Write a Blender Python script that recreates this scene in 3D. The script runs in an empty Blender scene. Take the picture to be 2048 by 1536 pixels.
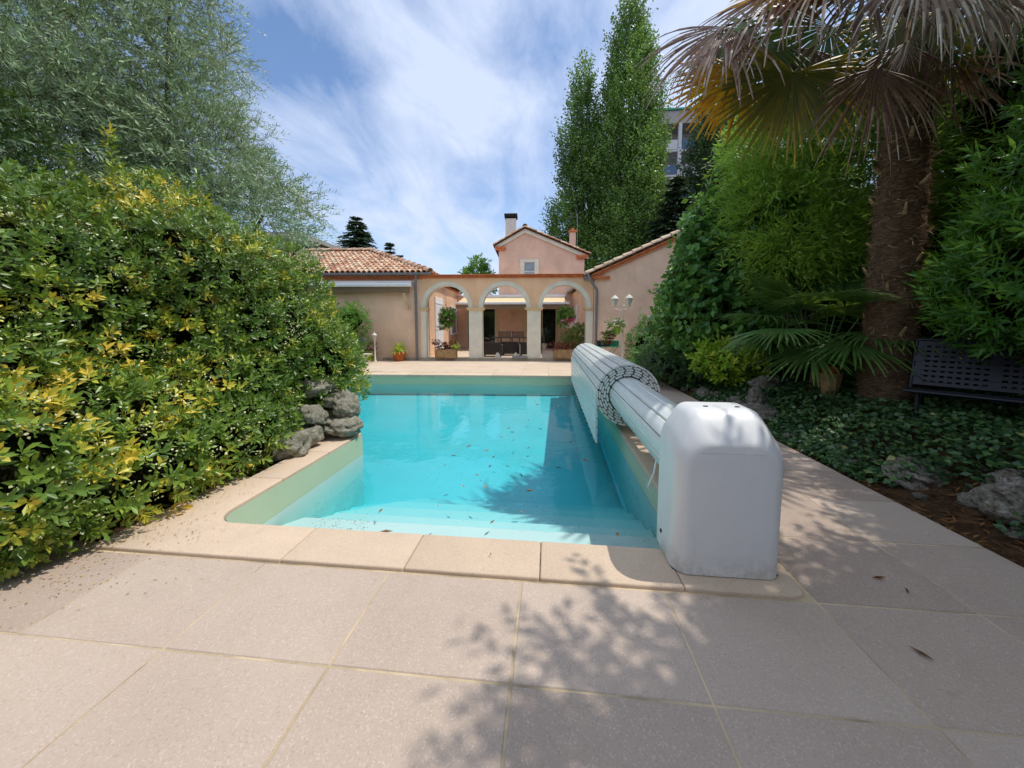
import bpy, bmesh, math, random
import numpy as np
from mathutils import Vector, Matrix, Quaternion
PI = math.pi; R = math.radians
rng = np.random.default_rng(11); random.seed(5)
S = bpy.context.scene; COL = S.collection

# ------------------------------------------------------------------ helpers
def tag(o, label=None, cat=None, group=None, kind=None):
    if label: o['label'] = label
    if cat: o['category'] = cat
    if group: o['group'] = group
    if kind: o['kind'] = kind
    return o
def thing(name, label, cat, loc=(0, 0, 0), rz=0, group=None):
    o = bpy.data.objects.new(name, None); COL.objects.link(o)
    o.location = loc; o.rotation_euler = (0, 0, rz); o.empty_display_size = .1
    return tag(o, label, cat, group)
def link(name, me, mat=None, parent=None, smooth=False):
    o = bpy.data.objects.new(name, me); COL.objects.link(o)
    if mat: me.materials.append(mat)
    if smooth: me.shade_smooth()
    if parent: o.parent = parent
    return o
def copy_tree(o, parent=None):
    c = o.copy(); COL.objects.link(c); c.parent = parent
    for ch in list(o.children): copy_tree(ch, c)
    return c
class MB:
    def __init__(s): s.v = []; s.f = []; s.t = []
    def add(s, vs, fs, t=0.5):
        n = len(s.v); s.v += [tuple(p) for p in vs]; s.f += [tuple(i + n for i in f) for f in fs]; s.t += [t] * len(fs); return s
    def box(s, x0, x1, y0, y1, z0, z1, t=.5):
        return s.add([(x0,y0,z0),(x1,y0,z0),(x1,y1,z0),(x0,y1,z0),(x0,y0,z1),(x1,y0,z1),(x1,y1,z1),(x0,y1,z1)],
                     [(0,3,2,1),(4,5,6,7),(0,1,5,4),(1,2,6,5),(2,3,7,6),(3,0,4,7)], t)
    def bar(s, a, b, w, h=None, up=(0,0,1), t=.5):
        h = h or w; a = Vector(a); b = Vector(b); d = (b-a).normalized(); u = Vector(up)
        if abs(d.dot(u)) > .98: u = Vector((1,0,0))
        sd = d.cross(u).normalized(); u = sd.cross(d)
        vs = [p + sd*(i*w/2) + u*(j*h/2) for p in (a,b) for i,j in ((-1,-1),(1,-1),(1,1),(-1,1))]
        return s.add(vs, [(0,3,2,1),(4,5,6,7),(0,1,5,4),(1,2,6,5),(2,3,7,6),(3,0,4,7)], t)
    def tube(s, pts, rad, n=8, caps=True, t=.5):
        pts = [Vector(p) for p in pts]
        if not hasattr(rad, '__len__'): rad = [rad]*len(pts)
        vs = []; ref = None
        for i, p in enumerate(pts):
            d = (pts[min(i+1, len(pts)-1)] - pts[max(i-1, 0)]).normalized()
            if ref is None: ref = d.orthogonal().normalized()
            ref = (ref - d*ref.dot(d)).normalized(); b = d.cross(ref)
            vs += [p + (ref*math.cos(2*PI*k/n) + b*math.sin(2*PI*k/n))*rad[i] for k in range(n)]
        fs = [(i*n+k, i*n+(k+1) % n, (i+1)*n+(k+1) % n, (i+1)*n+k) for i in range(len(pts)-1) for k in range(n)]
        if caps: fs += [tuple(range(n-1, -1, -1)), tuple((len(pts)-1)*n+k for k in range(n))]
        return s.add(vs, fs, t)
    def lathe(s, prof, n=20, c=(0,0,0), t=.5, caps=True):
        vs = [(c[0]+r*math.cos(2*PI*k/n), c[1]+r*math.sin(2*PI*k/n), c[2]+z) for r, z in prof for k in range(n)]
        fs = [(i*n+k, i*n+(k+1) % n, (i+1)*n+(k+1) % n, (i+1)*n+k) for i in range(len(prof)-1) for k in range(n)]
        if caps: fs += [tuple(range(n-1, -1, -1)), tuple((len(prof)-1)*n+k for k in range(n))]
        return s.add(vs, fs, t)
    def prism(s, poly, z0, z1, t=.5):           # polygon (ccw) in XY
        n = len(poly)
        return s.add([(x,y,z0) for x,y in poly]+[(x,y,z1) for x,y in poly],
                     [tuple(range(n-1,-1,-1)), tuple(range(n,2*n))]+[(i,(i+1)%n,n+(i+1)%n,n+i) for i in range(n)], t)
    def prismy(s, poly, y0, y1, t=.5):          # polygon in XZ, extruded along Y
        n = len(poly)
        return s.add([(x,y0,z) for x,z in poly]+[(x,y1,z) for x,z in poly],
                     [tuple(range(n)), tuple(range(2*n-1,n-1,-1))]+[(i,n+i,n+(i+1)%n,(i+1)%n) for i in range(n)], t)
    def prismx(s, poly, x0, x1, t=.5):          # polygon in YZ, extruded along X
        n = len(poly)
        return s.add([(x0,y,z) for y,z in poly]+[(x1,y,z) for y,z in poly],
                     [tuple(range(n-1,-1,-1)), tuple(range(n,2*n))]+[(i,(i+1)%n,n+(i+1)%n,n+i) for i in range(n)], t)
    def build(s, name, mat=None, parent=None, smooth=False, bevel=0, seg=2):
        me = bpy.data.meshes.new(name); me.from_pydata(s.v, [], s.f); me.update()
        a = me.attributes.new('tint', 'FLOAT', 'FACE'); a.data.foreach_set('value', np.array(s.t, dtype=np.float32))
        bm = bmesh.new(); bm.from_mesh(me); bmesh.ops.recalc_face_normals(bm, faces=bm.faces)
        if bevel:
            bmesh.ops.bevel(bm, geom=[e for e in bm.edges if e.is_manifold and e.calc_face_angle(0) > .5], offset=bevel, segments=seg, affect='EDGES', profile=.5, clamp_overlap=True)
        bm.to_mesh(me); bm.free()
        o = link(name, me, mat, parent)
        if smooth:
            me.shade_smooth()
            try: me.set_sharp_from_angle(angle=R(38))
            except Exception: pass
        return o

def lin(c):
    return tuple(((x/255)/12.92 if x/255 <= .04045 else ((x/255+.055)/1.055)**2.4) for x in c) + (1,)
class NT:
    def __init__(s, name):
        s.m = bpy.data.materials.new(name); s.m.use_nodes = True; s.t = s.m.node_tree; s.t.nodes.clear()
        s.out = s.n('ShaderNodeOutputMaterial')
    def n(s, typ, **kw):
        nd = s.t.nodes.new(typ)
        for k, v in kw.items():
            if k.startswith('i_'):
                key = k[2:].replace('_', ' ')
                nd.inputs[int(key) if key.isdigit() else key].default_value = v
            else: setattr(nd, k, v)
        return nd
    def l(s, a, b): s.t.links.new(a, b)
    def coord(s, scale=(1,1,1), rot=(0,0,0), kind='Object'):
        tc = s.n('ShaderNodeTexCoord'); mp = s.n('ShaderNodeMapping'); mp.inputs['Scale'].default_value = scale; mp.inputs['Rotation'].default_value = rot
        s.l(tc.outputs[kind], mp.inputs[0]); return mp.outputs[0]
    def noise(s, scale, vec=None, detail=4, rough=.6, dist=0):
        nd = s.n('ShaderNodeTexNoise'); nd.inputs['Scale'].default_value = scale; nd.inputs['Detail'].default_value = detail
        nd.inputs['Roughness'].default_value = rough; nd.inputs['Distortion'].default_value = dist
        if vec: s.l(vec, nd.inputs['Vector'])
        return nd.outputs[0]
    def ramp(s, fac, stops):
        r = s.n('ShaderNodeValToRGB'); e = r.color_ramp.elements
        while len(e) < len(stops): e.new(.5)
        for i, (p, c) in enumerate(stops): e[i].position = p; e[i].color = c if len(c) == 4 else c+(1,)
        s.l(fac, r.inputs[0]); return r.outputs[0]
    def mix(s, fac, a, b, mode='MIX'):
        m = s.n('ShaderNodeMix', data_type='RGBA', blend_type=mode)
        for k, v in ((0, fac), (6, a), (7, b)):
            if hasattr(v, 'is_output'): s.l(v, m.inputs[k])
            else: m.inputs[k].default_value = v
        return m.outputs[2]
    def bump(s, h, strength=.3, dist=.01, nrm=None):
        b = s.n('ShaderNodeBump'); b.inputs['Strength'].default_value = strength; b.inputs['Distance'].default_value = dist
        s.l(h, b.inputs['Height'])
        if nrm: s.l(nrm, b.inputs['Normal'])
        return b.outputs[0]
    def pbr(s, col, rough=.6, spec=.5, metal=0, nrm=None):
        p = s.n('ShaderNodeBsdfPrincipled')
        for k, v in (('Base Color', col), ('Roughness', rough), ('Specular IOR Level', spec), ('Metallic', metal)):
            if hasattr(v, 'is_output'): s.l(v, p.inputs[k])
            else: p.inputs[k].default_value = v
        if nrm: s.l(nrm, p.inputs['Normal'])
        return p
    def done(s, p): s.l(p.outputs[0], s.out.inputs[0]); return s.m
BW = lambda v: (v, v, v, 1)

def plain(name, c, rough=.5, spec=.5, metal=0, var=.12, scale=9, bump=0, bs=60):
    t = NT(name); co = t.coord(); n = t.noise(scale, co, 5)
    c = lin(c); d = tuple(x*(1-var*1.6) for x in c[:3])+(1,); l_ = tuple(min(1, x*(1+var)) for x in c[:3])+(1,)
    col = t.ramp(n, [(.3, d), (.7, l_)])
    nr = t.bump(t.noise(bs, co, 3), bump, .005) if bump else None
    return t.done(t.pbr(col, rough, spec, metal, nr))
def leafmat(name, stops, rough=.42, trans=.3, spec=.45, trc=None):
    t = NT(name); a = t.n('ShaderNodeAttribute', attribute_name='tint')
    cs = [(p, tuple(min(.85, v*1.45) for v in lin(c)[:3])+(1,)) for p, c in stops]
    col = t.ramp(a.outputs['Fac'], cs)
    p = t.pbr(col, rough, spec)
    tr = t.n('ShaderNodeBsdfTranslucent')
    warm = t.mix(.5, col, trc and lin(trc) or lin((158, 184, 60)), 'MIX'); t.l(warm, tr.inputs[0])
    mx = t.n('ShaderNodeMixShader'); mx.inputs[0].default_value = trans
    t.l(p.outputs[0], mx.inputs[1]); t.l(tr.outputs[0], mx.inputs[2])
    return t.done(mx)

# ------------------------------------------------------------------ materials
def stucco(name, c, stain=.5, seed=0):
    t = NT(name); co = t.coord(); fine = t.noise(90, co, 4, .7); big = t.noise(.9, co, 5, .6)
    st = t.noise(2.2, t.coord((3, 3, .35)), 5, .65)
    base = lin(c); dk = tuple(x*.82 for x in base[:3])+(1,); lt = tuple(min(1, x*1.1) for x in base[:3])+(1,)
    col = t.ramp(big, [(.3, dk), (.65, lt)])
    col = t.mix(t.ramp(st, [(.56, BW(0)), (.8, BW(stain))]), col, tuple(x*.55 for x in base[:3])+(1,))
    col = t.mix(t.ramp(fine, [(.35, BW(.16)), (.55, BW(0))]), col, tuple(x*.7 for x in base[:3])+(1,))
    return t.done(t.pbr(col, .9, .2, nrm=t.bump(fine, .6, .012)))
M = {}
M['stucco_orange'] = stucco('stucco_orange', (246, 202, 162), .2)
M['stucco_pink'] = stucco('stucco_pink', (252, 211, 184), .25)
M['stucco_tower'] = stucco('stucco_tower', (242, 202, 178), .6)
M['stucco_side'] = stucco('stucco_side', (232, 190, 158), .3)
M['trim'] = plain('pale_stone_trim', (232, 226, 208), .8, .3, var=.07, scale=3, bump=.2, bs=80)
M['capital'] = plain('cream_stone', (226, 204, 164), .8, .3, var=.08, scale=5, bump=.2)
M['step'] = plain('step_stone', (176, 160, 140), .85, .2, var=.15, scale=6, bump=.3)
M['brick_band'] = plain('terracotta_band', (214, 128, 84), .8, .2, var=.2, scale=7, bump=.3, bs=40)
M['white'] = plain('white_paint', (235, 236, 236), .4, .5, var=.04, scale=6)
M['white_old'] = plain('weathered_white_paint', (222, 214, 200), .5, .4, var=.08, scale=12)
M['zinc'] = plain('zinc', (128, 130, 132), .45, .5, .3, var=.12, scale=8)
M['awning_cloth'] = plain('cream_awning_cloth', (226, 200, 158), .9, .1, var=.05, scale=3)
M['awning_shade'] = plain('taupe_valance_and_shade', (140, 120, 98), .9, .1, var=.05, scale=3)
M['glass'] = plain('dark_window_glass', (26, 30, 34), .06, .8, var=.2, scale=2)
M['glass_pale'] = plain('pale_window_glass', (135, 145, 155), .08, .8, var=.15, scale=4)
M['iron'] = plain('black_wrought_iron', (34, 34, 38), .5, .5, .3, var=.1)
M['terracotta'] = plain('terracotta_pot', (176, 98, 52), .75, .3, var=.18, scale=14, bump=.2)
M['trough'] = plain('weathered_stone_trough', (170, 138, 98), .9, .2, var=.25, scale=7, bump=.5, bs=35)
M['bark'] = plain('tree_bark', (92, 80, 64), .9, .2, var=.3, scale=10, bump=.6, bs=30)
M['olive_bark'] = plain('olive_bark', (84, 76, 68), .9, .2, var=.3, scale=8, bump=.6, bs=25)
M['twig'] = plain('shrub_twigs', (96, 84, 50), .8, .2, var=.2)
M['dark_inner'] = plain('dark_inner_shade', (30, 32, 18), 1, .05, var=.4, scale=12, bump=.8, bs=14)
M['navy_metal'] = plain('navy_painted_metal', (20, 22, 36), .45, .5, .1, var=.1)
M['green_metal'] = plain('mint_green_metal', (60, 148, 118), .45, .5, .1, var=.08)
M['lime'] = plain('lime_plastic', (160, 200, 50), .4, .5, var=.05)
M['black_plastic'] = plain('black_plastic', (34, 36, 44), .4, .5, var=.1)
M['blue'] = plain('blue_plastic', (50, 80, 170), .4, .5, var=.1)
M['screen_blue'] = plain('grey_blue_mesh_fabric', (84, 98, 118), .7, .3, var=.06)
M['wicker'] = plain('dark_wicker', (62, 54, 50), .7, .3, var=.3, scale=60, bump=.6, bs=90)
M['concrete'] = plain('grey_concrete', (150, 148, 142), .9, .2, var=.12, scale=4)
M['apt'] = plain('grey_render', (168, 164, 158), .9, .2, var=.06, scale=.3)
M['apt_white'] = plain('white_render', (205, 205, 204), .9, .2, var=.05, scale=.3)
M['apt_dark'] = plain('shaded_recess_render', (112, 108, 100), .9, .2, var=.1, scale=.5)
M['blue_panel'] = plain('blue_balcony_panel', (58, 90, 120), .3, .5, var=.1, scale=1)

def tile_mat(name, stops):
    t = NT(name); a = t.n('ShaderNodeAttribute', attribute_name='tint'); co = t.coord()
    col = t.ramp(a.outputs['Fac'], [(p, lin(c)) for p, c in stops])
    n = t.noise(5, co, 6, .7)
    col = t.mix(t.ramp(n, [(.45, BW(0)), (.72, BW(.6))]), col, lin((92, 86, 74)))
    return t.done(t.pbr(col, .85, .2, nrm=t.bump(t.noise(40, co), .3, .01)))
M['roof_tile'] = tile_mat('canal_roof_tiles', [(0, (166, 118, 94)), (.25, (198, 152, 124)), (.55, (214, 174, 142)), (.85, (228, 202, 174)), (1, (170, 144, 118))])
M['roof_under'] = plain('roof_underlay', (84, 58, 44), .95, .1, var=.2)

def paving(name, cols, mortar=False):
    t = NT(name); co = t.coord(); a = t.n('ShaderNodeAttribute', attribute_name='tint')
    col = t.ramp(a.outputs['Fac'], [(0, lin(cols[0])), (1, lin(cols[1]))])
    v = t.n('ShaderNodeTexVoronoi'); v.inputs['Scale'].default_value = 170; t.l(co, v.inputs['Vector'])
    sp = t.n('ShaderNodeSeparateColor'); t.l(v.outputs['Color'], sp.inputs[0])
    col = t.mix(t.ramp(sp.outputs[0], [(.0, BW(.22)), (.16, BW(.0))]), col, lin((120, 104, 96)))
    col = t.mix(t.ramp(sp.outputs[1], [(.80, BW(0)), (1, BW(.24))]), col, lin((242, 232, 222)))
    big = t.noise(1.6, co, 6, .65); col = t.mix(t.ramp(big, [(.42, BW(0)), (.75, BW(.22))]), col, lin((140, 122, 108)))
    st = t.noise(.7, co, 8, .75, .6); col = t.mix(t.ramp(st, [(.56, BW(0)), (.7, BW(.16))]), col, lin((196, 150, 136)))
    gr = t.noise(4.5, co, 9, .8, .3); col = t.mix(t.ramp(gr, [(.6, BW(0)), (.7, BW(.22))]), col, lin((118, 104, 92)))
    w = t.n('ShaderNodeTexNoise'); w.inputs['Scale'].default_value = 2.6; w.inputs['Detail'].default_value = 2; t.l(co, w.inputs['Vector'])
    sm = t.ramp(w.outputs[0], [(.494, BW(0)), (.5, BW(.05)), (.506, BW(0))]); col = t.mix(sm, col, lin((90, 80, 74)))
    return t.done(t.pbr(col, .78, .3, nrm=t.bump(sp.outputs[2], .25, .0025)))
M['tiles'] = paving('speckled_paving', [(174, 154, 138), (198, 179, 162)])
M['coping'] = paving('warm_coping_stone', [(208, 184, 158), (220, 196, 170)])
M['far_tiles'] = paving('pale_terrace_paving', [(208, 186, 160), (214, 192, 168)])
M['mortar'] = plain('sandy_mortar', (202, 182, 150), .95, .1, var=.38, scale=2.2, bump=.4, bs=120)
def soil():
    t = NT('leafy_soil'); co = t.coord(); n = t.noise(6, co, 8, .7); n2 = t.noise(40, co, 5, .7)
    col = t.ramp(n, [(.3, lin((44, 32, 22))), (.55, lin((78, 58, 40))), (.75, lin((112, 88, 62)))])
    col = t.mix(t.ramp(n2, [(.5, BW(0)), (.7, BW(.6))]), col, lin((120, 92, 66)))
    return t.done(t.pbr(col, 1, .1, nrm=t.bump(n2, .8, .03)))
M['soil'] = soil()
def liner(name, ca, cb_):
    t = NT(name); co = t.coord(); n = t.noise(1.2, co, 4)
    col = t.ramp(n, [(.3, lin(ca)), (.7, lin(cb_))])
    s_ = t.noise(30, t.coord((1, 1, .2)), 4, .7)
    col = t.mix(t.ramp(s_, [(.62, BW(0)), (.8, BW(.35))]), col, lin((140, 140, 90)))
    return t.done(t.pbr(col, .5, .4))
M['liner'] = liner('pale_blue_pool_liner', (214, 226, 218), (224, 234, 228)); M['band'] = liner('cream_waterline_liner', (188, 198, 164), (200, 208, 178))
def water():
    t = NT('pool_water'); co = t.coord()
    h = t.noise(1.6, co, 3, .5, .3); h2 = t.noise(6, co, 2, .5)
    b = t.bump(h, .035, .25); b = t.bump(h2, .02, .1, b)
    fr = t.n('ShaderNodeFresnel'); fr.inputs['IOR'].default_value = 1.33; t.l(b, fr.inputs['Normal'])
    gl = t.n('ShaderNodeBsdfGlossy'); gl.inputs['Roughness'].default_value = .01; t.l(b, gl.inputs['Normal'])
    tr = t.n('ShaderNodeBsdfTransparent'); mx = t.n('ShaderNodeMixShader')
    t.l(fr.outputs[0], mx.inputs[0]); t.l(tr.outputs[0], mx.inputs[1]); t.l(gl.outputs[0], mx.inputs[2])
    va = t.n('ShaderNodeVolumeAbsorption'); va.inputs['Color'].default_value = (.0, .875, .955, 1); va.inputs['Density'].default_value = 1.02
    t.l(va.outputs[0], t.out.inputs['Volume'])
    return t.done(mx)
M['water'] = water()
def rockmat(name, a, b, c, moss=.4):
    t = NT(name); co = t.coord(); n = t.noise(3.5, co, 8, .72); n2 = t.noise(14, co, 6, .7, .5)
    col = t.ramp(n, [(.32, lin(a)), (.5, lin(b)), (.68, lin(c))])
    col = t.mix(t.ramp(n2, [(.35, BW(.75)), (.5, BW(0))]), col, lin((38, 34, 28)))
    m = t.noise(2.2, co, 6, .7); col = t.mix(t.ramp(m, [(.5, BW(0)), (.66, BW(moss))]), col, lin((92, 74, 36)))
    return t.done(t.pbr(col, .95, .15, nrm=t.bump(n2, 1, .05)))
M['rock'] = rockmat('weathered_grey_rock', (118, 108, 98), (168, 160, 146), (222, 216, 204), .75)
M['lava'] = rockmat('pitted_rockery_stone', (150, 144, 120), (198, 192, 170), (232, 228, 212), .25)

def slatmat():
    t = NT('grey_white_pvc'); co = t.coord(); n = t.noise(3, t.coord((8, .6, 8)), 5, .6)
    col = t.ramp(n, [(.3, lin((206, 212, 206))), (.7, lin((230, 234, 230)))])
    return t.done(t.pbr(col, .32, .5))
M['slat'] = slatmat()
M['hinge'] = plain('dark_hinge_joint', (84, 86, 78), .8, .2)
def housing():
    t = NT('white_moulded_plastic'); co = t.coord(); n = t.noise(2, co, 4); n2 = t.noise(7, t.coord((2, 2, .5)), 6, .7)
    col = t.ramp(n, [(.3, lin((226, 226, 224))), (.7, lin((236, 236, 233)))])
    col = t.mix(t.ramp(n2, [(.55, BW(0)), (.8, BW(.25))]), col, lin((186, 184, 180)))
    gz_ = t.n('ShaderNodeSeparateXYZ'); t.l(t.coord(), gz_.inputs[0]); sm_ = t.n('ShaderNodeMath', operation='MULTIPLY'); t.l(t.ramp(gz_.outputs[2], [(.0, BW(1)), (.14, BW(0))]), sm_.inputs[0]); t.l(t.ramp(t.noise(9, co, 6, .75), [(.42, BW(0)), (.62, BW(.55))]), sm_.inputs[1]); col = t.mix(sm_.outputs[0], col, lin((150, 138, 118)))
    d = t.noise(55, co, 2); col = t.mix(t.ramp(d, [(.74, BW(0)), (.78, BW(.5))]), col, lin((130, 120, 110)))
    return t.done(t.pbr(col, .36, .5, nrm=t.bump(t.noise(4, co, 2), .12, .02)))
M['housing'] = housing()

# leaves
M['pitto'] = leafmat('hedge_leaves', [(0, (52, 76, 30)), (.3, (84, 112, 44)), (.5, (118, 140, 52)), (.7, (164, 166, 60)), (.88, (200, 182, 70)), (1, (214, 174, 66))], .35, .25, .5)
M['berry'] = leafmat('hedge_buds', [(0, (176, 186, 120)), (1, (222, 218, 164))], .5, .1)
M['olive'] = leafmat('olive_leaves', [(0, (88, 108, 72)), (.5, (132, 152, 112)), (1, (200, 210, 184))], .5, .15, .4, (150, 170, 110))
M['poplar'] = leafmat('poplar_leaves', [(0, (58, 84, 42)), (.5, (86, 118, 56)), (1, (130, 162, 80))], .4, .25)
M['dark_tree'] = leafmat('dark_tree_leaves', [(0, (24, 42, 22)), (.5, (40, 64, 34)), (1, (66, 92, 50))], .5, .15)
M['conifer'] = leafmat('conifer_needles', [(0, (26, 44, 30)), (.5, (40, 64, 42)), (1, (64, 90, 58))], .6, .05)
M['ash'] = leafmat('light_tree_leaves', [(0, (54, 90, 40)), (.5, (86, 126, 56)), (1, (124, 160, 78))], .5, .25)
M['broad'] = leafmat('broad_shrub_leaves', [(0, (48, 84, 46)), (.5, (78, 122, 62)), (.8, (118, 160, 76)), (1, (182, 184, 96))], .3, .3)
M['bamboo'] = leafmat('bamboo_leaves', [(0, (78, 108, 42)), (.5, (120, 152, 56)), (1, (168, 192, 76))], .45, .4)
M['laurel'] = leafmat('laurel_leaves', [(0, (46, 82, 32)), (.5, (72, 118, 42)), (.8, (108, 154, 52)), (1, (176, 200, 72))], .32, .35)
M['fan_green'] = leafmat('green_palm_blades', [(0, (44, 70, 34)), (.5, (72, 104, 48)), (.8, (104, 136, 66)), (1, (190, 170, 60))], .42, .25)
M['fan_yellow'] = leafmat('yellowing_palm_blades', [(0, (52, 80, 40)), (.35, (84, 104, 46)), (.6, (190, 166, 44)), (.85, (214, 140, 32)), (1, (140, 96, 56))], .45, .4, .4, (230, 170, 20))
M['fan_dead'] = leafmat('dead_palm_blades', [(0, (84, 56, 42)), (.4, (112, 84, 66)), (.75, (150, 132, 114)), (1, (198, 190, 180))], .5, .12, .5, (150, 100, 60))
M['ivy'] = leafmat('ivy_leaves', [(0, (24, 48, 28)), (.5, (44, 74, 42)), (.85, (78, 106, 58)), (1, (140, 140, 84))], .4, .15)
M['bright'] = leafmat('bright_shrub_leaves', [(0, (84, 124, 36)), (.5, (138, 172, 48)), (.85, (196, 206, 80)), (1, (220, 150, 90))], .4, .3)
M['spider'] = leafmat('spider_plant_leaves', [(0, (120, 150, 40)), (.6, (186, 200, 70)), (1, (226, 226, 150))], .45, .35)
M['yucca'] = leafmat('dark_sword_leaves', [(0, (28, 44, 38)), (.6, (54, 74, 62)), (1, (120, 134, 118))], .35, .1)
M['flower_pink'] = leafmat('pink_petals', [(0, (196, 40, 96)), (.5, (214, 60, 110)), (1, (244, 214, 220))], .6, .3, .3, (230, 80, 130))
M['flower_white'] = leafmat('white_petals', [(0, (240, 236, 220)), (.6, (240, 214, 200)), (.9, (240, 190, 120)), (1, (220, 70, 40))], .6, .3, .3, (240, 230, 210))
M['flower_blue'] = leafmat('violet_petals', [(0, (110, 110, 200)), (1, (150, 150, 225))], .6, .3, .3, (120, 120, 220))
M['purple'] = leafmat('dark_purple_leaves', [(0, (52, 28, 32)), (.6, (96, 50, 44)), (1, (150, 90, 60))], .5, .2, .3, (160, 60, 40))
M['debris'] = leafmat('dry_leaf', [(0, (70, 46, 28)), (.5, (112, 76, 44)), (1, (158, 120, 74))], .7, .05, .2, (140, 90, 50))
M['litter'] = leafmat('fallen_petals', [(0, (96, 70, 34)), (.6, (150, 116, 52)), (1, (190, 160, 80))], .8, 0, .2)

# ------------------------------------------------------------------ foliage
def unit(a): return a/np.maximum(np.linalg.norm(a, axis=-1, keepdims=True), 1e-9)
def noise3(p, f=1., seed=0):
    r = np.random.default_rng(1000+seed); out = np.zeros(len(p))
    for k in range(6):
        w = r.normal(size=3)*f*(1+.6*k); out += np.sin(p@w + r.uniform(0, 6.28))/(1+.5*k)
    return out/2.6
def leaf_mesh(name, P, D, N, L, W, tint, mat, parent, folded=True, droop=.12, fold=.18, wide=.45):
    n = len(P); D = unit(D); Sd = unit(np.cross(D, N)); N = np.cross(Sd, D)
    L = np.broadcast_to(L, (n,))[:, None]; W = np.broadcast_to(W, (n,))[:, None]
    tip = P + D*L - N*L*droop
    lf = P + D*L*wide + Sd*W/2; rt = P + D*L*wide - Sd*W/2
    if folded:
        mid = P + D*L*(wide+.05) - N*W*fold
        V = np.stack([P, rt, tip, lf, mid], 1).reshape(-1, 3); k = 5
        F = np.array([[0, 1, 2, 4], [0, 4, 2, 3]])
    else:
        V = np.stack([P, rt, tip, lf], 1).reshape(-1, 3); k = 4; F = np.array([[0, 1, 2, 3]])
    q = len(F); idx = (F[None]+(np.arange(n)*k)[:, None, None]).reshape(-1)
    me = bpy.data.meshes.new(name); me.vertices.add(len(V)); me.vertices.foreach_set('co', V.astype(np.float32).ravel())
    me.loops.add(len(idx)); me.loops.foreach_set('vertex_index', idx.astype(np.int32))
    me.polygons.add(n*q); me.polygons.foreach_set('loop_start', np.arange(0, n*q*4, 4, dtype=np.int32)); me.polygons.foreach_set('loop_total', np.full(n*q, 4, dtype=np.int32))
    me.update(calc_edges=True)
    a = me.attributes.new('tint', 'FLOAT', 'FACE'); a.data.foreach_set('value', np.repeat(np.clip(tint, 0, 1), q).astype(np.float32))
    return link(name, me, mat, parent)
def shell(ells, n, inner=.3, lump=.12, f=1.5, zmin=.0, seed=0, keep=.84):
    E_ = np.array(ells, float); c = E_[:, :3]; r = E_[:, 3:6]
    w = (r[:, 0]*r[:, 1]+r[:, 1]*r[:, 2]+r[:, 0]*r[:, 2])**1.0; w /= w.sum()
    i = rng.choice(len(E_), int(n*1.9), p=w); d = unit(rng.normal(size=(len(i), 3)))
    fct = 1-inner*rng.random(len(i))**1.8
    p = c[i]+r[i]*d*fct[:, None]
    p = c[i]+(p-c[i])*(1+lump*noise3(p, f, seed))[:, None]
    ok = p[:, 2] > zmin
    for k in range(len(E_)):
        q = (((p-c[k])/r[k])**2).sum(1); ok &= (q > keep**2) | (i == k)
    p = p[ok][:n]; nr = unit((d/r[i])[ok][:n]); return p, nr, (fct[ok][:n])
def whorls(p, nr, per, L, spread=(.5, 1.25), up=.35, jit=.35, ax=.1):
    n = len(p); sd = unit(nr + np.array([0, 0, up]) + rng.normal(size=(n, 3))*jit)
    a = unit(np.cross(sd, rng.normal(size=(n, 3)))); b = np.cross(sd, a)
    th = (np.arange(per)*2.4)[None]+rng.random((n, 1))*6.28+rng.normal(size=(n, per))*.2
    ti = np.linspace(spread[1], spread[0], per)[None]+rng.normal(size=(n, per))*.15
    rad = a[:, None]*np.cos(th)[..., None]+b[:, None]*np.sin(th)[..., None]
    D = sd[:, None]*np.cos(ti)[..., None]+rad*np.sin(ti)[..., None]
    P = p[:, None]+sd[:, None]*(np.linspace(0, 1, per)[None, :, None]*ax)
    N = sd[:, None]*np.sin(ti)[..., None]-rad*np.cos(ti)[..., None]
    return P.reshape(-1, 3), D.reshape(-1, 3), N.reshape(-1, 3), sd
def sprays(p, nr, per, length, ang=.7, up=.1, jit=.4, sag=.2):
    n = len(p); sd = unit(nr+np.array([0, 0, up])+rng.normal(size=(n, 3))*jit)
    a = unit(np.cross(sd, rng.normal(size=(n, 3))))
    t = np.linspace(.1, 1, per)[None, :, None]
    ln = (length*(.6+.8*rng.random(n)))[:, None, None]
    P = p[:, None]+sd[:, None]*t*ln+np.array([0, 0, -1.])*t*t*ln*sag
    s_ = np.where(np.arange(per) % 2, 1., -1.)[None, :, None]
    rot = unit(np.cross(sd, a))[:, None]*np.where((np.arange(per)//2) % 2, 1., .2)[None, :, None]
    D = unit(sd[:, None]*math.cos(ang)+(a[:, None]+rot*.6)*s_*math.sin(ang)+rng.normal(size=(n, per, 3))*.18)
    N = unit(np.cross(D, np.broadcast_to(a[:, None], D.shape))+rng.normal(size=D.shape)*.5+np.array([0, 0, .4]))
    return P.reshape(-1, 3), D.reshape(-1, 3), N.reshape(-1, 3), sd
def branches(name, root, base, targets, r0, mat, kink=.15, r1=.02, n=7):
    m = MB()
    for tg in targets:
        b = Vector(base); e = Vector(tg); pts = []
        for k in range(6):
            t = k/5; q = b.lerp(e, t); q += Vector((random.uniform(-1, 1), random.uniform(-1, 1), 0))*kink*math.sin(PI*t)
            q.z = b.z+(e.z-b.z)*t**.8; pts.append(q)
        m.tube(pts, [r0*(1-t/5)+r1*t/5 for t in range(6)], n)
    return m.build(name, mat, root, True)
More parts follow.
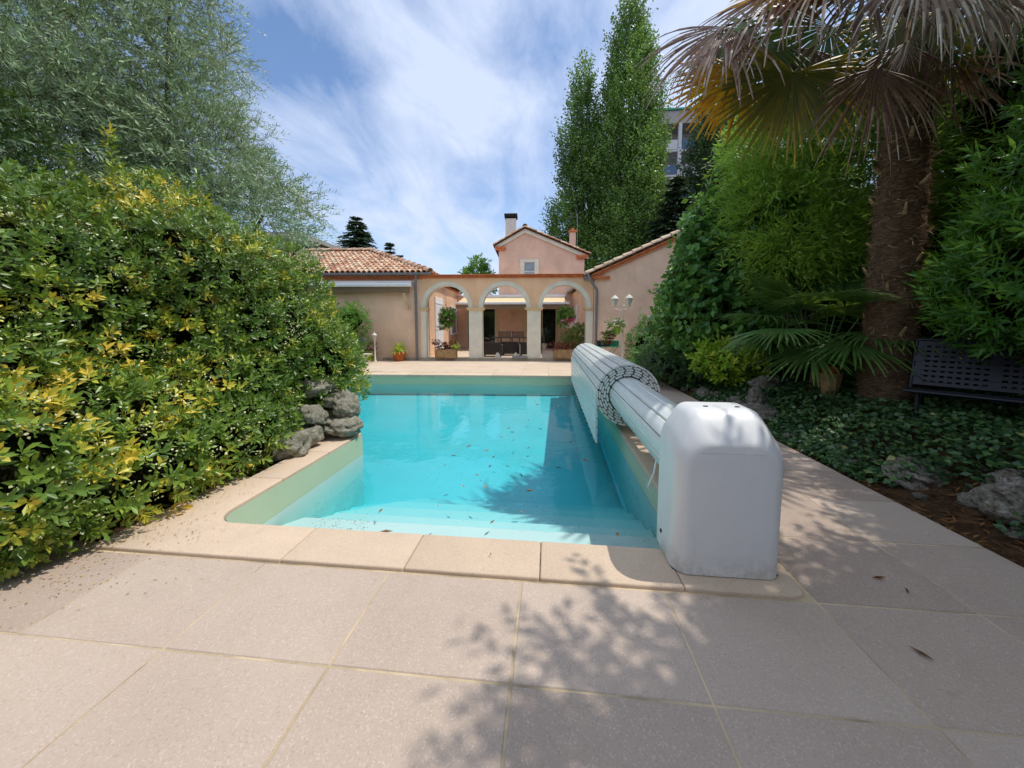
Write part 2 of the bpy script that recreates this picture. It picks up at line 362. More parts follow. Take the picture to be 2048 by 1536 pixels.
def core(root, ells, k=.72, name='inner_shade_core'):  # solid lump coloured dark as shade between leaves; also thickens the cast shadow
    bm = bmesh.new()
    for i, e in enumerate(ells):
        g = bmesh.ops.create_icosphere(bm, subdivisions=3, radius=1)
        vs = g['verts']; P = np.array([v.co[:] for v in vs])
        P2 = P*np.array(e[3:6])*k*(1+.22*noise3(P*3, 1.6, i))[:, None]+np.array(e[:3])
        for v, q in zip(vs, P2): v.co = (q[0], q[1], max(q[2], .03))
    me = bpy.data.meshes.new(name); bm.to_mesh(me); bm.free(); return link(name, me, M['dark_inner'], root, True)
def plant(name, label, cat, base, ells, n, per, L, W, mat, style='whorl', group=None, folded=True, bark='bark', trunk=.08, inner=.3, lump=.12, f=1.5,
          seed=0, kz=None, corek=0, tintf=None, length=.3, up=.35, ang=.7, sag=.2, zmin=.02, twigs=False, jit=.35, ax=.1, droop=.12, extra=None, keep=.84, crown='foliage', tnoise=.25, trand=.25, t0=.5, wide=.45):
    root = thing(name, label, cat, base, 0, group); b = np.array(base, float)
    el = [tuple(np.array(e[:3])-b)+tuple(e[3:6]) for e in ells]
    p, nr, fc = shell(el, n, inner, lump, f, zmin-b[2], seed, keep)
    if extra is not None: p = np.vstack([p, extra[0]-b]); nr = np.vstack([nr, extra[1]]); fc = np.append(fc, np.ones(len(extra[0])))
    if style == 'whorl': P, D, N, sd = whorls(p, nr, per, L, up=up, jit=jit, ax=ax)
    else: P, D, N, sd = sprays(p, nr, per, length, ang, up, jit, sag)
    m = len(P); tn = noise3(p+b, 1.1, seed+50)
    t = np.repeat(t0+tnoise*tn+(rng.random(len(p))-.5)*trand, per)+(rng.random(m)-.5)*.2
    if tintf: t = tintf(P+b, t)
    leaf_mesh(crown, P, D, N, L*(.65+.6*rng.random(m)), W*(.7+.5*rng.random(m)), t, mat, root, folded, droop, .18, wide)
    if twigs: leaf_mesh('twigs', p-sd*.25, sd, rng.normal(size=p.shape), np.full(len(p), .25+length), .009, np.full(len(p), .2), M['twig'], root, False, .1 if style == 'whorl' else sag*.6)
    if trunk:
        branches('trunk' if trunk > .05 else 'stems', root, (0, 0, 0), [tuple(e[:3]) for e in el[:9]], trunk, M[bark], kink=.2)
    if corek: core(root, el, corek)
    return root

# ------------------------------------------------------------------ setting: ground, paving, pool
g = MB()
for x0, x1, y0, y1 in ((-160, 2.8, -60, 2.25), (-160, 2.8, 10.2, 160), (1.02, 2.8, 2.25, 10.2), (-160, -7.7, 2.25, 10.2), (-7.7, -2.5, 2.25, 4.3), (2.8, 160, -60, 160)):
    g.add([(x0, y0, -.045), (x1, y0, -.045), (x1, y1, -.045), (x0, y1, -.045)], [(0, 1, 2, 3)])
tag(g.build('ground', M['soil']), kind='structure')
# planted bank on the right
nx, ny = 90, 150; xs = np.linspace(2.84, 11, nx); ys = np.linspace(-4, 15, ny)
X, Y = np.meshgrid(xs, ys); f_ = np.clip((X-2.84)/1.5, 0, 1); f_ = f_*f_*(3-2*f_)
Z = -.035+f_*.36+(noise3(np.stack([X.ravel(), Y.ravel(), 0*X.ravel()], 1), 2.3, 3).reshape(X.shape)*.05+.03)*f_
def bank(x, y):
    f = min(1, max(0, (x-2.84)/1.5)); f = f*f*(3-2*f); return -.035+f*.36+(noise3(np.array([[x, y, 0.]]), 2.3, 3)[0]*.05+.03)*f
m = MB(); m.v = list(map(tuple, np.stack([X.ravel(), Y.ravel(), Z.ravel()], 1)))
m.f = [(j*nx+i, j*nx+i+1, (j+1)*nx+i+1, (j+1)*nx+i) for j in range(ny-1) for i in range(nx-1)]; m.t = [.5]*len(m.f)
tag(m.build('garden_bank', M['soil'], smooth=True), kind='structure')

mo = MB()
for x0, x1, y0, y1 in ((-4.05, 2.84, -3.2, 2.0), (1.2, 2.84, 2.0, 10.3), (-12, 4.4, 10.25, 14.6)):
    mo.add([(x0, y0, -.004), (x1, y0, -.004), (x1, y1, -.004), (x0, y1, -.004)], [(0, 1, 2, 3)])
tag(mo.build('mortar_bed', M['mortar']), kind='structure')
def tiles(name, xe, ye, mat, gap=.008, skip=None, slope=0):
    m = MB()
    for i in range(len(xe)-1):
        for j in range(len(ye)-1):
            if skip and skip(xe[i], ye[j]): continue
            dz = random.uniform(-.0012, .0012); a = random.uniform(-.001, .001); b_ = random.uniform(-.001, .001)
            w = gap/2+random.uniform(-.001, .0025); x0, x1, y0, y1 = xe[i]+w, xe[i+1]-w, ye[j]+w, ye[j+1]-w
            m.add([(x0,y0,-.04),(x1,y0,-.04),(x1,y1,-.04),(x0,y1,-.04),(x0,y0,dz+a),(x1,y0,dz-a),(x1,y1,dz+b_),(x0,y1,dz-b_)],
                  [(0,3,2,1),(4,5,6,7),(0,1,5,4),(1,2,6,5),(2,3,7,6),(3,0,4,7)], random.random())
    return tag(m.build(name, mat, bevel=.0035, seg=1), kind='structure')
XE = [-4.03, -3.255, -2.48, -1.71, -.92, -.14, .64, 1.41, 2.16, 2.84]
tiles('paving', XE, [1.915-.59*k for k in range(8, -1, -1)], M['tiles'], skip=lambda x, y: x < -4 and y > 1.2)
tiles('path', [1.41, 2.16, 2.84], [1.915+.61*k for k in range(15)], M['tiles'])
tiles('terrace', [-12+.8*k for k in range(21)], [10.52, 11.3, 12.1, 12.9, 13.7, 14.5], M['far_tiles'], gap=.008)

# pool shell (inner outline, ccw)
FARY = lambda x: 10.06+(x-.98)*.055
arc = [(-2.43+.16-.16*math.cos(a), 2.29+.16-.16*math.sin(a)) for a in np.linspace(0, PI/2, 7)]
POOL = arc+[(.98, 2.29), (.98, FARY(.98)), (-7.4, FARY(-7.4)), (-7.4, 4.4), (-2.43, 4.4)]
n = len(POOL); WZ = -.25; m = MB()
fz = lambda x, y: -.95+max(0, min(1, (y-4.6)/5.4))*.40          # floor shelves up towards the far end
m.v = [(x, y, WZ-.012) for x, y in POOL]+[(x, y, fz(x, y)) for x, y in POOL]
m.f = [(i, (i+1) % n, n+(i+1) % n, n+i) for i in range(n)]; fl = [(-2.43, 2.29), (.98, 2.29), (.98, 4.6), (.98, FARY(.98)), (-7.4, FARY(-7.4)), (-7.4, 4.4), (-2.43, 4.4), (-7.4, 4.6), (-2.43, 4.6)]
k0 = len(m.v); m.v += [(x, y, fz(x, y)) for x, y in fl]; m.f += [(k0, k0+1, k0+2, k0+8), (k0+8, k0+2, k0+3, k0+4, k0+7), (k0+5, k0+6, k0+8, k0+7)]; m.t = [.5]*len(m.f)
pool = tag(m.build('pool_basin', M['liner']), kind='structure')
m = MB(); m.v = [(x, y, WZ-.012) for x, y in POOL]+[(x, y, .0) for x, y in POOL]; m.f = [(i, (i+1) % n, n+(i+1) % n, n+i) for i in range(n)]; m.t = [.5]*n
tag(m.build('pool_waterline_band', M['band']), kind='structure')
st = MB()
for k, (y1, z) in enumerate(((3.02, -.35), (3.34, -.47), (3.70, -.58), (4.06, -.70), (4.40, -.82))):
    off = .16*k
    st.prism([(-2.429, 2.3), (.979, 2.3), (.979, y1), (-2.429+off+.16, y1), (-2.429+off*.6+.04, y1-.16), (-2.429, y1-.32)], -1.0+k*.002, z, .5)
tag(st.build('pool_steps', M['liner'], bevel=.018), kind='structure')
wt = MB(); inn = POOL
wt.prism([(x-.05 if x < 0 else x+.05, y+.05 if y > 5 else y-.05) for x, y in inn], -1.05, WZ)
tag(wt.build('water', M['water']), kind='structure')
# coping slabs
cp = MB(); zc = .020
xe = [-2.95, -2.35, -1.62, -.84, -.04, .75, 1.385]
for i in range(2, 5): cp.prism([(xe[i]+.002, 1.925), (xe[i+1]-.002, 1.925), (xe[i+1]-.002, 2.275), (xe[i]+.002, 2.275)], -.06, zc, random.random())
cp.prism([(.752, 1.925), (1.3, 1.925), (1.36, 1.945), (1.385, 2.0), (1.385, 3.0), (.965, 3.0), (.965, 2.275), (.752, 2.275)], -.06, zc, .4)
a2 = [(-2.445+.18-.18*math.cos(a), 2.275+.18-.18*math.sin(a)) for a in np.linspace(0, PI/2, 8)]
cp.prism([(-2.95, 1.925), (-1.622, 1.925), (-1.622, 2.275)]+a2[::-1]+[(-2.445, 3.0), (-2.95, 3.0)], -.06, zc, .6)
for k in range(9): cp.prism([(.965, 3.004+.78*k), (1.385, 3.004+.78*k), (1.385, 3.0+.78*(k+1)), (.965, 3.0+.78*(k+1))], -.06, zc, random.random())
cp.prism([(-2.78, 3.004), (-2.445, 3.004), (-2.445, 3.7), (-2.78, 3.7)], -.06, zc, .3)
cp.prism([(-2.78, 3.704), (-2.445, 3.704), (-2.445, 4.413), (-2.78, 4.413)], -.06, zc, .7)
for k in range(6): cp.prism([(-2.784-.78*(k+1), 4.06), (-2.788-.78*k, 4.06), (-2.788-.78*k, 4.413), (-2.784-.78*(k+1), 4.413)], -.06, zc, random.random())
x = -8.0
while x < .9:
    x1 = min(x+.8, 1.385); cp.prism([(x+.002, FARY(x)-.015), (x1-.002, FARY(x1)-.015), (x1-.002, FARY(x1)+.42), (x+.002, FARY(x)+.42)], -.06, zc, random.random()); x = x1
cpo = cp.build('pool_coping', M['coping'], bevel=.011, seg=3, smooth=True); tag(cpo, kind='structure')

# ------------------------------------------------------------------ buildings
O = (-5.05, 13.95); A3 = R(3)
def FP(u, v, z=0): return (O[0]+u*math.cos(A3)-v*math.sin(A3), O[1]+u*math.sin(A3)+v*math.cos(A3), z)
def fthing(name, label, cat, u=0, v=0, z=0, group=None, rz=0): return thing(name, label, cat, FP(u, v, z), A3+rz, group)

aw = fthing('arcade_wall', 'salmon orange courtyard wall with three pale round arches on pillars beyond the pool', 'wall')
w = MB(); TH = .34
def arch_poly(c, r, z0, n=24): return [(c+r*math.cos(a), z0+r*math.sin(a)) for a in np.linspace(0, PI, n+1)]
CS = [1.02, 3.31, 5.65]; SPR = 2.09; RI = .86; RO = 1.03; TOP = 3.24
# wall above the springing, with the arch openings, as strips per column
def wallstrips(m, y0, y1, r, z0, ztop):
    us = [0.0]
    for c in CS: us += [c+r*math.cos(a) for a in np.linspace(PI, 0, 25)]
    us += [6.76]
    def low(u):
        for c in CS:
            if abs(u-c) < r: return z0+math.sqrt(max(0, r*r-(u-c)**2))
        return z0
    lo = [low(u) for u in us]; nn = len(us)
    V = [(u, y0, l_) for u, l_ in zip(us, lo)]+[(u, y0, ztop) for u in us]+[(u, y1, l_) for u, l_ in zip(us, lo)]+[(u, y1, ztop) for u in us]
    F = []
    for i in range(nn-1): F += [(i, i+1, nn+i+1, nn+i), (2*nn+i, 3*nn+i, 3*nn+i+1, 2*nn+i+1), (i, 2*nn+i, 2*nn+i+1, i+1), (nn+i, nn+i+1, 3*nn+i+1, 3*nn+i)]
    m.add(V, F+[(0, nn, 3*nn, 2*nn), (nn-1, 2*nn-1+2*nn, 0+nn*2-1, 2*nn-1)][:1])
wallstrips(w, 0, TH, RO-.02, SPR, TOP); w.build('wall', M['stucco_orange'], aw)
for c in CS:
    m = MB(); o_ = arch_poly(c, RO, SPR); i_ = arch_poly(c, RI, SPR); k = len(o_)
    V = [(x, y, z) for y in (-.012, TH+.012) for ring in (o_, i_) for x, z in ring]; F = []
    for i in range(k-1):
        F += [(i, i+1, k+i+1, k+i), (2*k+i, 3*k+i, 3*k+i+1, 2*k+i+1), (i, 2*k+i, 2*k+i+1, i+1), (k+i, k+i+1, 3*k+i+1, 3*k+i)]
    F += [(0, k, 3*k, 2*k), (k-1, 3*k-1, 4*k-1, 2*k-1)]
    m.add(V, F).build('arch_moulding', M['trim'], aw)
for u0, u1 in ((-.02, .19), (1.9, 2.43), (4.2, 4.74), (6.5, 6.76)):
    pl = MB().box(u0, u1, -.02, TH+.02, .1, SPR-.13).build('pillar', M['trim'], aw, bevel=.01)
    ca = MB(); e = .0 if u0 < 0 or u1 > 6.7 else .1
    l0 = 0 if u0 < 0 else .1; l1 = .0 if u1 > 6.7 else .1
    if u0 < 0: l1 = .08
    ca.add([(u0, -.02, SPR-.13), (u1, -.02, SPR-.13), (u1, TH+.02, SPR-.13), (u0, TH+.02, SPR-.13),
            (u0-l0, -.1, SPR-.03), (u1+l1, -.1, SPR-.03), (u1+l1, TH+.1, SPR-.03), (u0-l0, TH+.1, SPR-.03)],
           [(0,3,2,1),(4,5,6,7),(0,1,5,4),(1,2,6,5),(2,3,7,6),(3,0,4,7)])
    ca.box(u0-l0, u1+l1, -.1, TH+.1, SPR-.029, SPR-.002)
    ca.build('capital', M['capital'], pl, bevel=.008)
co_ = MB().box(-.02, 6.78, -.05, TH+.05, TOP, TOP+.05); co_.box(-.02, 6.78, -.09, TH+.09, TOP+.051, TOP+.1); co_.box(-.02, 6.78, -.14, TH+.14, TOP+.101, TOP+.13)
co_.build('cornice', M['brick_band'], aw, bevel=.008)
MB().box(-1.6, 6.8, -.06, TH+.05, -.02, .1).build('plinth', M['step'], aw, bevel=.015)

def barrel(m, a, b, r, up=(0, 0, 1), n=6, t=.5, taper=.82, th=.018):
    a = Vector(a); b = Vector(b); d = (b-a).normalized(); u = Vector(up); sd = d.cross(u).normalized(); u = sd.cross(d); vs = []
    for p, rr in ((a, r), (b, r*taper)):
        for q in (rr, rr-th): vs += [p+sd*(math.cos(PI*k/n)*q)+u*(math.sin(PI*k/n)*q) for k in range(n+1)]
    k = n+1; F = []
    for i in range(n): F += [(i, i+1, 2*k+i+1, 2*k+i), (k+i, 3*k+i, 3*k+i+1, k+i+1), (i, k+i, k+i+1, i+1)]
    m.add(vs, F, t)
def roof_tiles(m, orig, ux, us, umax, smax, inside, pitch=.215, row=.34, r=.1):
    orig, ux, us = Vector(orig), Vector(ux).normalized(), Vector(us).normalized(); nn = ux.cross(us).normalized()
    if nn.z < 0: nn = -nn
    for j in range(int(smax/row)+1):
        for i in range(int(umax/pitch)+1):
            u, s = (i+.5)*pitch, j*row
            if not inside(u, s+row*.5): continue
            a = orig+ux*(u+random.uniform(-.008, .008))+us*(s-.03)+nn*(.035+random.uniform(0, .01)); b = orig+ux*u+us*(s+row+.02)+nn*.015
            barrel(m, a, b, r, nn, 5, random.random())
# left pavilion (hipped canal-tile roof)
lw = fthing('garden_house', 'low pink house wing with hipped clay tile roof left of the arches', 'house')
m = MB(); m.box(-9.5, -.001, .01, 7.4, -.02, 3.2); m.build('wall', M['stucco_pink'], lw)
MB().box(-.001, .2, TH+.1, 7.4, .0, 3.2).build('courtyard_wall', M['stucco_side'], lw)
m = MB().box(-9.5, .06, -.03, 7.5, 3.2, 3.28); m.box(-9.55, .1, -.08, 7.5, 3.281, 3.36); m.build('cornice', M['brick_band'], lw, bevel=.01)
EZ = 3.42; m = MB()
E0, E1 = (-10, -.35), (.42, 7.6); RZ = 5.0; RV = 3.6
hx = .42-3.95
Rf = MB(); Rf.add([(-10, -.16, EZ), (.42, -.16, EZ), (hx, RV, RZ), (-10, RV, RZ), (.42, 7.6, EZ), (-10, 7.6, EZ)], [(0, 1, 2, 3), (1, 4, 2), (4, 5, 3, 2)])
Rf.add([(-10, -.16, EZ-.03), (.42, -.16, EZ-.03), (.42, 7.6, EZ-.03), (-10, 7.6, EZ-.03)], [(0, 1, 2, 3)])
rf = Rf.build('roof', M['roof_under'], lw)
sl = math.hypot(RV+.3, RZ-EZ); up1 = Vector((0, RV+.3, RZ-EZ)).normalized(); up2 = Vector((hx-.42, 0, RZ-EZ)).normalized()
T = MB(); roof_tiles(T, (-10, -.2, EZ), (1, 0, 0), up1, 10.4, sl, lambda u, s: (10.42-u) > s*3.95/sl)
sl2 = math.hypot(3.95, RZ-EZ)
roof_tiles(T, (.45, -.3, EZ), (0, 1, 0), up2, 7.8, sl2, lambda u, s: u > s*3.9/sl2 and (7.9-u) > s*4/sl2)
T.build('roof_tiles', M['roof_tile'], rf)
T = MB(); a, b = Vector((.45, -.2, EZ+.05)), Vector((hx, RV, RZ+.07)); nb = 13
for k in range(nb): barrel(T, a.lerp(b, k/nb)+Vector((0, 0, .02)), a.lerp(b, (k+1.15)/nb), .13, t=random.random())
for k in range(17): barrel(T, (hx-.4*k, RV, RZ+.09), (hx-.4*(k+1.1), RV, RZ+.07), .13, t=random.random())
T.build('ridge_tiles', M['roof_tile'], rf)
m = MB().tube([(-9.9, -.2, EZ-.02), (.45, -.2, EZ-.02)], .055, 10); m.build('gutter', M['zinc'], lw, True)
MB().tube([(-.12, -.2, EZ-.06), (-.12, -.19, EZ-.2), (-.19, -.1, EZ-.42), (-.19, -.07, 2.4), (-.19, -.07, .05)], .05, 10).build('downspout', M['zinc'], lw, True)
sh = MB().box(.201, .25, 1.25, 2.65, .12, 2.62); sh.box(.25, .262, 1.3, 1.94, .2, 2.3); sh.box(.25, .262, 1.97, 2.6, .2, 2.3); sh.box(.25, .27, 1.25, 2.65, 2.34, 2.4); sh.box(.25, .268, 1.25, 2.65, 1.2, 1.26)
sh.build('shutter_door', M['white'], lw, bevel=.004)
wn = MB().box(.201, .24, 4.4, 5.6, 1.0, 2.3); wn.build('window', M['glass_pale'], lw)
fr = MB()
for a in ((.2, .27, 4.3, 4.42, .95, 2.36), (.2, .27, 5.58, 5.7, .95, 2.36), (.2, .27, 4.42, 5.58, 2.28, 2.37), (.2, .3, 4.3, 5.7, .9, .96)): fr.box(*a)
fr.build('frame', M['white'], lw.children[-1])
# white storage awning over the left wall
la = fthing('retracted_awning', 'retracted white awning box high on the left pink wall', 'awning', -2.4, -.15, 3.02)
m = MB().box(-3.2, 2.1, -.06, .14, .0, .1); m.box(-3.2, 2.1, -.2, .1, -.13, -.012); m.build('cassette', M['white'], la, bevel=.02)
MB().box(-3.18, 1.98, -.1, .0, -.34, -.131).build('valance_shade_strip', M['awning_shade'], la)
MB().bar((1.86, .12, -.98), (1.78, -.08, -.36), .05, .09).bar((1.95, .13, -.35), (1.95, .13, -1.0), .06, .05).build('folding_arm', M['capital'], la)

# right gabled wing
rw = fthing('gabled_house', 'pink gable wall with clay tile verge right of the arches behind the lamp post', 'house')
sl3 = math.tan(R(24)); AP = 10.6
m = MB(); m.prismy([(6.78, -.02), (14.4, -.02), (14.4, 3.28), (AP, 3.28+(AP-6.78)*sl3), (6.78, 3.28)], -.04, 9)
m.build('wall', M['stucco_pink'], rw)
m = MB(); z0 = 3.29
for (o1, h1) in ((.10, .07), (.05, .15)):
    m.prismy([(6.62, z0+.1-h1+(-.16)*sl3), (AP, z0+(AP-6.78)*sl3+.1-h1), (AP, z0+(AP-6.78)*sl3+.17-h1), (6.62, z0+.17-h1+(-.16)*sl3)], -.04-o1-.06, -.04)
    m.prismy([(AP, z0+(AP-6.78)*sl3+.1-h1), (14.6, z0+.1-h1+(-.2)*sl3), (14.6, z0+.17-h1-.2*sl3), (AP, z0+(AP-6.78)*sl3+.17-h1)], -.04-o1-.06, -.04)
m.box(6.7, 7.35, -.16, -.041, 3.17, 3.27)
m.build('verge_moulding', M['brick_band'], rw)
m = MB(); m.add([(6.45, -.2, z0+.12-.33*sl3), (AP, -.2, z0+.12+(AP-6.78)*sl3), (AP, 9.2, z0+.12+(AP-6.78)*sl3), (6.45, 9.2, z0+.12-.33*sl3), (14.75, -.2, z0+.12-.33*sl3), (14.75, 9.2, z0+.12-.33*sl3)], [(0, 1, 2, 3), (1, 4, 5, 2)])
m.add([(6.45, -.2, z0+.07-.33*sl3), (AP, -.2, z0+.07+(AP-6.78)*sl3), (AP, 9.2, z0+.07+(AP-6.78)*sl3), (6.45, 9.2, z0+.07-.33*sl3), (14.75, -.2, z0+.07-.33*sl3), (14.75, 9.2, z0+.07-.33*sl3)], [(0, 1, 2, 3), (1, 4, 5, 2)])
rf = m.build('roof', M['roof_under'], rw)
T = MB(); us3 = Vector((1, 0, sl3)).normalized(); L3 = (AP-6.45)/math.cos(math.atan(sl3))
roof_tiles(T, (6.42, -.2, z0+.13-.33*sl3), (0, 1, 0), us3, 4.0, L3, lambda u, s: True, r=.11)
for k in range(12): 
    a = Vector((6.42, -.22, z0+.15-.35*sl3))+us3*(L3*k/12); barrel(T, a+Vector((0, 0, .05)), a+us3*(L3/12*1.12)+Vector((0, 0, .03)), .12, t=random.random()*.3+.6)
us4 = Vector((-1, 0, sl3)).normalized()
for k in range(12):
    a = Vector((14.75, -.22, z0+.15-.35*sl3))+us4*(L3*k/12); barrel(T, a+Vector((0, 0, .05)), a+us4*(L3/12*1.12)+Vector((0, 0, .03)), .12, t=random.random()*.3+.6)
T.build('roof_tiles', M['roof_tile'], rf)
MB().tube([(6.42, -.25, 3.2), (6.42, 8, 3.2)], .07, 8).build('gutter', M['zinc'], rw, True)
MB().tube([(6.5, -.25, 3.32), (6.58, -.28, 3.1), (6.86, -.14, 2.75), (6.86, -.12, 2.2), (6.86, -.12, .05)], .05, 10).build('downspout', M['zinc'], rw, True)
MB().box(10.0, 10.4, -.08, -.041, .6, 2.4).build('window_surround', M['trim'], rw)
MB().box(6.62, 6.78, TH+.1, 6.2, 0, 3.1).build('courtyard_wall', M['stucco_side'], rw)
MB().box(6.58, 6.619, 3.4, 4.6, .9, 2.4).build('shutter', M['trim'], rw)

# main house behind (tower gable)
V0 = 6.2
mh = fthing('main_house', 'two storey pink house with low gable, small window and chimneys behind the arches', 'house')
gz = lambda u: 6.72-abs(u-4.02)*(.55 if u < 4.02 else .42)
m = MB(); m.prismy([(2.56, -.02), (7.3, -.02), (7.3, gz(7.3)-.1), (4.02, gz(4.02)-.1), (2.56, gz(2.56)-.1)], V0, V0+8)
m.box(.21, 2.559, V0+.01, V0+6, -.02, 3.05); m.build('wall', M['stucco_tower'], mh)
m = MB()
for (ua, ub) in ((2.35, 4.02), (4.02, 7.5)): m.prismy([(ua, gz(ua)-.26), (ub, gz(ub)-.26), (ub, gz(ub)-.05), (ua, gz(ua)-.05)] , V0-.1, V0-.001)
m.build('verge_board', M['trim'], mh)
MB().box(2.42, 2.95, V0-.14, V0-.003, gz(2.5)-.36, gz(2.5)-.27).box(2.36, 2.95, V0-.16, V0-.004, gz(2.5)-.27, gz(2.5)-.17).build('eave_corbel', M['brick_band'], mh)
m = MB().box(6.85, 7.42, V0-.14, V0-.003, gz(7.3)-.32, gz(7.3)-.22).box(6.85, 7.5, V0-.16, V0-.004, gz(7.3)-.22, gz(7.3)-.12); m.build('eave_corbel', M['brick_band'], mh)
m = MB()
for (ua, ub) in ((2.28, 4.02), (4.02, 7.56)): m.prismy([(ua, gz(ua)-.05), (ub, gz(ub)-.05), (ub, gz(ub)+.0), (ua, gz(ua)+.0)], V0-.2, V0+8.1)
rf = m.build('roof', M['roof_under'], mh); T = MB()
for (ua, ub) in ((2.26, 4.02), (7.6, 4.02)):
    d = Vector((ub-ua, 0, gz(ub)-gz(ua))); nk = max(5, int(d.length/.34)); d /= nk
    for k in range(nk):
        for vv in [V0-.17+.22*q for q in range(10)]: a = Vector((ua, vv, gz(ua)+.01))+d*k; barrel(T, a+Vector((0, 0, .025)), a+d*1.12, .1, t=random.random())
for k in range(20): barrel(T, (4.02, V0-.22+.4*k, gz(4.02)+.05), (4.02, V0-.22+.4*(k+1.1), gz(4.02)+.03), .14, t=random.random()*.4)
T.build('roof_tiles', M['roof_tile'], rf)
ch = MB().box(2.9, 3.5, V0+.6, V0+1.2, 5.8, 7.42).build('chimney', M['white_old'], mh, bevel=.01)
m = MB().box(2.83, 3.57, V0+.53, V0+1.27, 7.6, 7.68); m.prismx([(V0+.56, 7.5), (V0+1.24, 7.5), (V0+1.3, 7.6), (V0+.5, 7.6)], 2.84, 3.56)
for u, v in ((2.93, V0+.63), (3.43, V0+.63), (2.93, V0+1.13), (3.43, V0+1.13)): m.box(u, u+.04, v, v+.04, 7.421, 7.52)
m.build('chimney_cowl', M['iron'], ch)
c2 = MB().box(6.76, 7.12, V0+2.6, V0+3.0, 5.2, 7.12).build('chimney', M['stucco_tower'], mh)
MB().box(6.7, 7.18, V0+2.54, V0+3.06, 7.121, 7.24).lathe([(.1, 0), (.1, .15)], 8, (6.94, V0+2.8, 7.24)).build('chimney_cap', M['brick_band'], c2)
an = MB().bar((7.25, V0+2.9, 5.4), (7.25, V0+2.9, 8.3), .035).bar((6.75, V0+2.9, 8.1), (7.3, V0+2.9, 8.1), .02)
for k in range(6): an.bar((6.78+.09*k, V0+2.75, 8.1), (6.78+.09*k, V0+3.05, 8.1), .012)
an.build('antenna', M['zinc'], mh)
wd = MB().box(3.99, 4.55, V0-.02, V0-.001, 4.2, 4.85).build('window', M['glass_pale'], mh)
m = MB()
for a in ((3.75, 3.99, V0-.05, V0-.001, 4.0, 5.03), (4.55, 4.79, V0-.05, V0-.001, 4.0, 5.03), (3.99, 4.55, V0-.05, V0-.001, 4.86, 5.03)): m.box(*a)
m.build('surround', M['trim'], wd); m = MB().bar((3.99, V0-.03, 4.37), (4.55, V0-.03, 4.37), .03)
for k in range(6): m.bar((4.04+.09*k, V0-.03, 4.2), (4.04+.09*k, V0-.03, 4.36), .02)
m.build('railing', M['white'], wd)
def door(u0, u1, mat, name, z1=2.28, mull=()):
    d = MB().box(u0, u1, V0-.02, V0-.001, .1, z1).build(name, M['glass'], mh); f = MB()
    for a in ((u0-.06, u0, V0-.06, V0-.001, .1, z1+.06), (u1, u1+.06, V0-.06, V0-.001, .1, z1+.06), (u0, u1, V0-.06, V0-.001, z1, z1+.06)): f.box(*a)
    for q in mull: f.box(q-.03, q+.03, V0-.05, V0-.021, .1, z1)
    f.build('frame', M[mat], d)
door(.8, 2.33, 'white_old', 'glass_door', mull=(1.55,)); door(4.25, 5.75, 'capital', 'glass_door', mull=(5.0,))
for a, b in ((2.42, 2.62), (3.82, 4.08), (5.84, 6.1)): MB().box(a, b, V0-.03, V0-.002, .1, 2.3).build('door_trim', M['capital'], mh)
tag(MB().box(.2, 6.62, TH+.05, V0, -.02, .085).build('courtyard_floor', M['far_tiles']), kind='structure')
cf = bpy.data.objects['courtyard_floor']; cf.location = FP(0, 0); cf.rotation_euler = (0, 0, A3)
# courtyard awning
ca = fthing('open_awning', 'cream awning extended over the courtyard terrace behind the arches', 'awning', 3.4, V0-.1, 2.95)
MB().box(-2.85, 2.9, -.14, .08, -.03, .12).build('cassette', M['white'], ca, bevel=.03)
m = MB().add([(-2.8, -.1, -.02), (2.8, -.1, -.02), (2.8, -2.0, -.43), (-2.8, -2.0, -.43), (-2.8, -.1, -.03), (2.8, -.1, -.03), (2.8, -2.0, -.44), (-2.8, -2.0, -.44)], [(0, 1, 2, 3), (4, 7, 6, 5), (2, 6, 7, 3)]); m.build('fabric', M['awning_cloth'], ca)
MB().box(-2.9, 2.88, -2.1, -1.98, -.52, -.4).build('front_bar', M['white'], ca, bevel=.02)
MB().box(-2.86, 2.84, -2.03, -2.02, -.72, -.521).build('valance_shade_strip', M['awning_shade'], ca)  # dark strip standing in for the shade under the awning front
for s_ in (-1, 1): MB().bar((s_*2.4, -.05, -.1), (s_*1.3, -1.0, -.3), .05).bar((s_*1.3, -1.0, -.3), (s_*2.4, -1.98, -.46), .05).build('folding_arm', M['white'], ca)
tag(MB().lathe([(.03, .16), (.04, .1), (.09, 0), (.1, -.06), (.06, -.12)], 12).bar((0, .2, .14), (0, 0, .14), .025).build('wall_lamp', M['capital'], smooth=True), 'small round lamp on the courtyard back wall between doors', 'lamp')
bpy.data.objects['wall_lamp'].location = FP(3.25, V0-.22, 2.0)

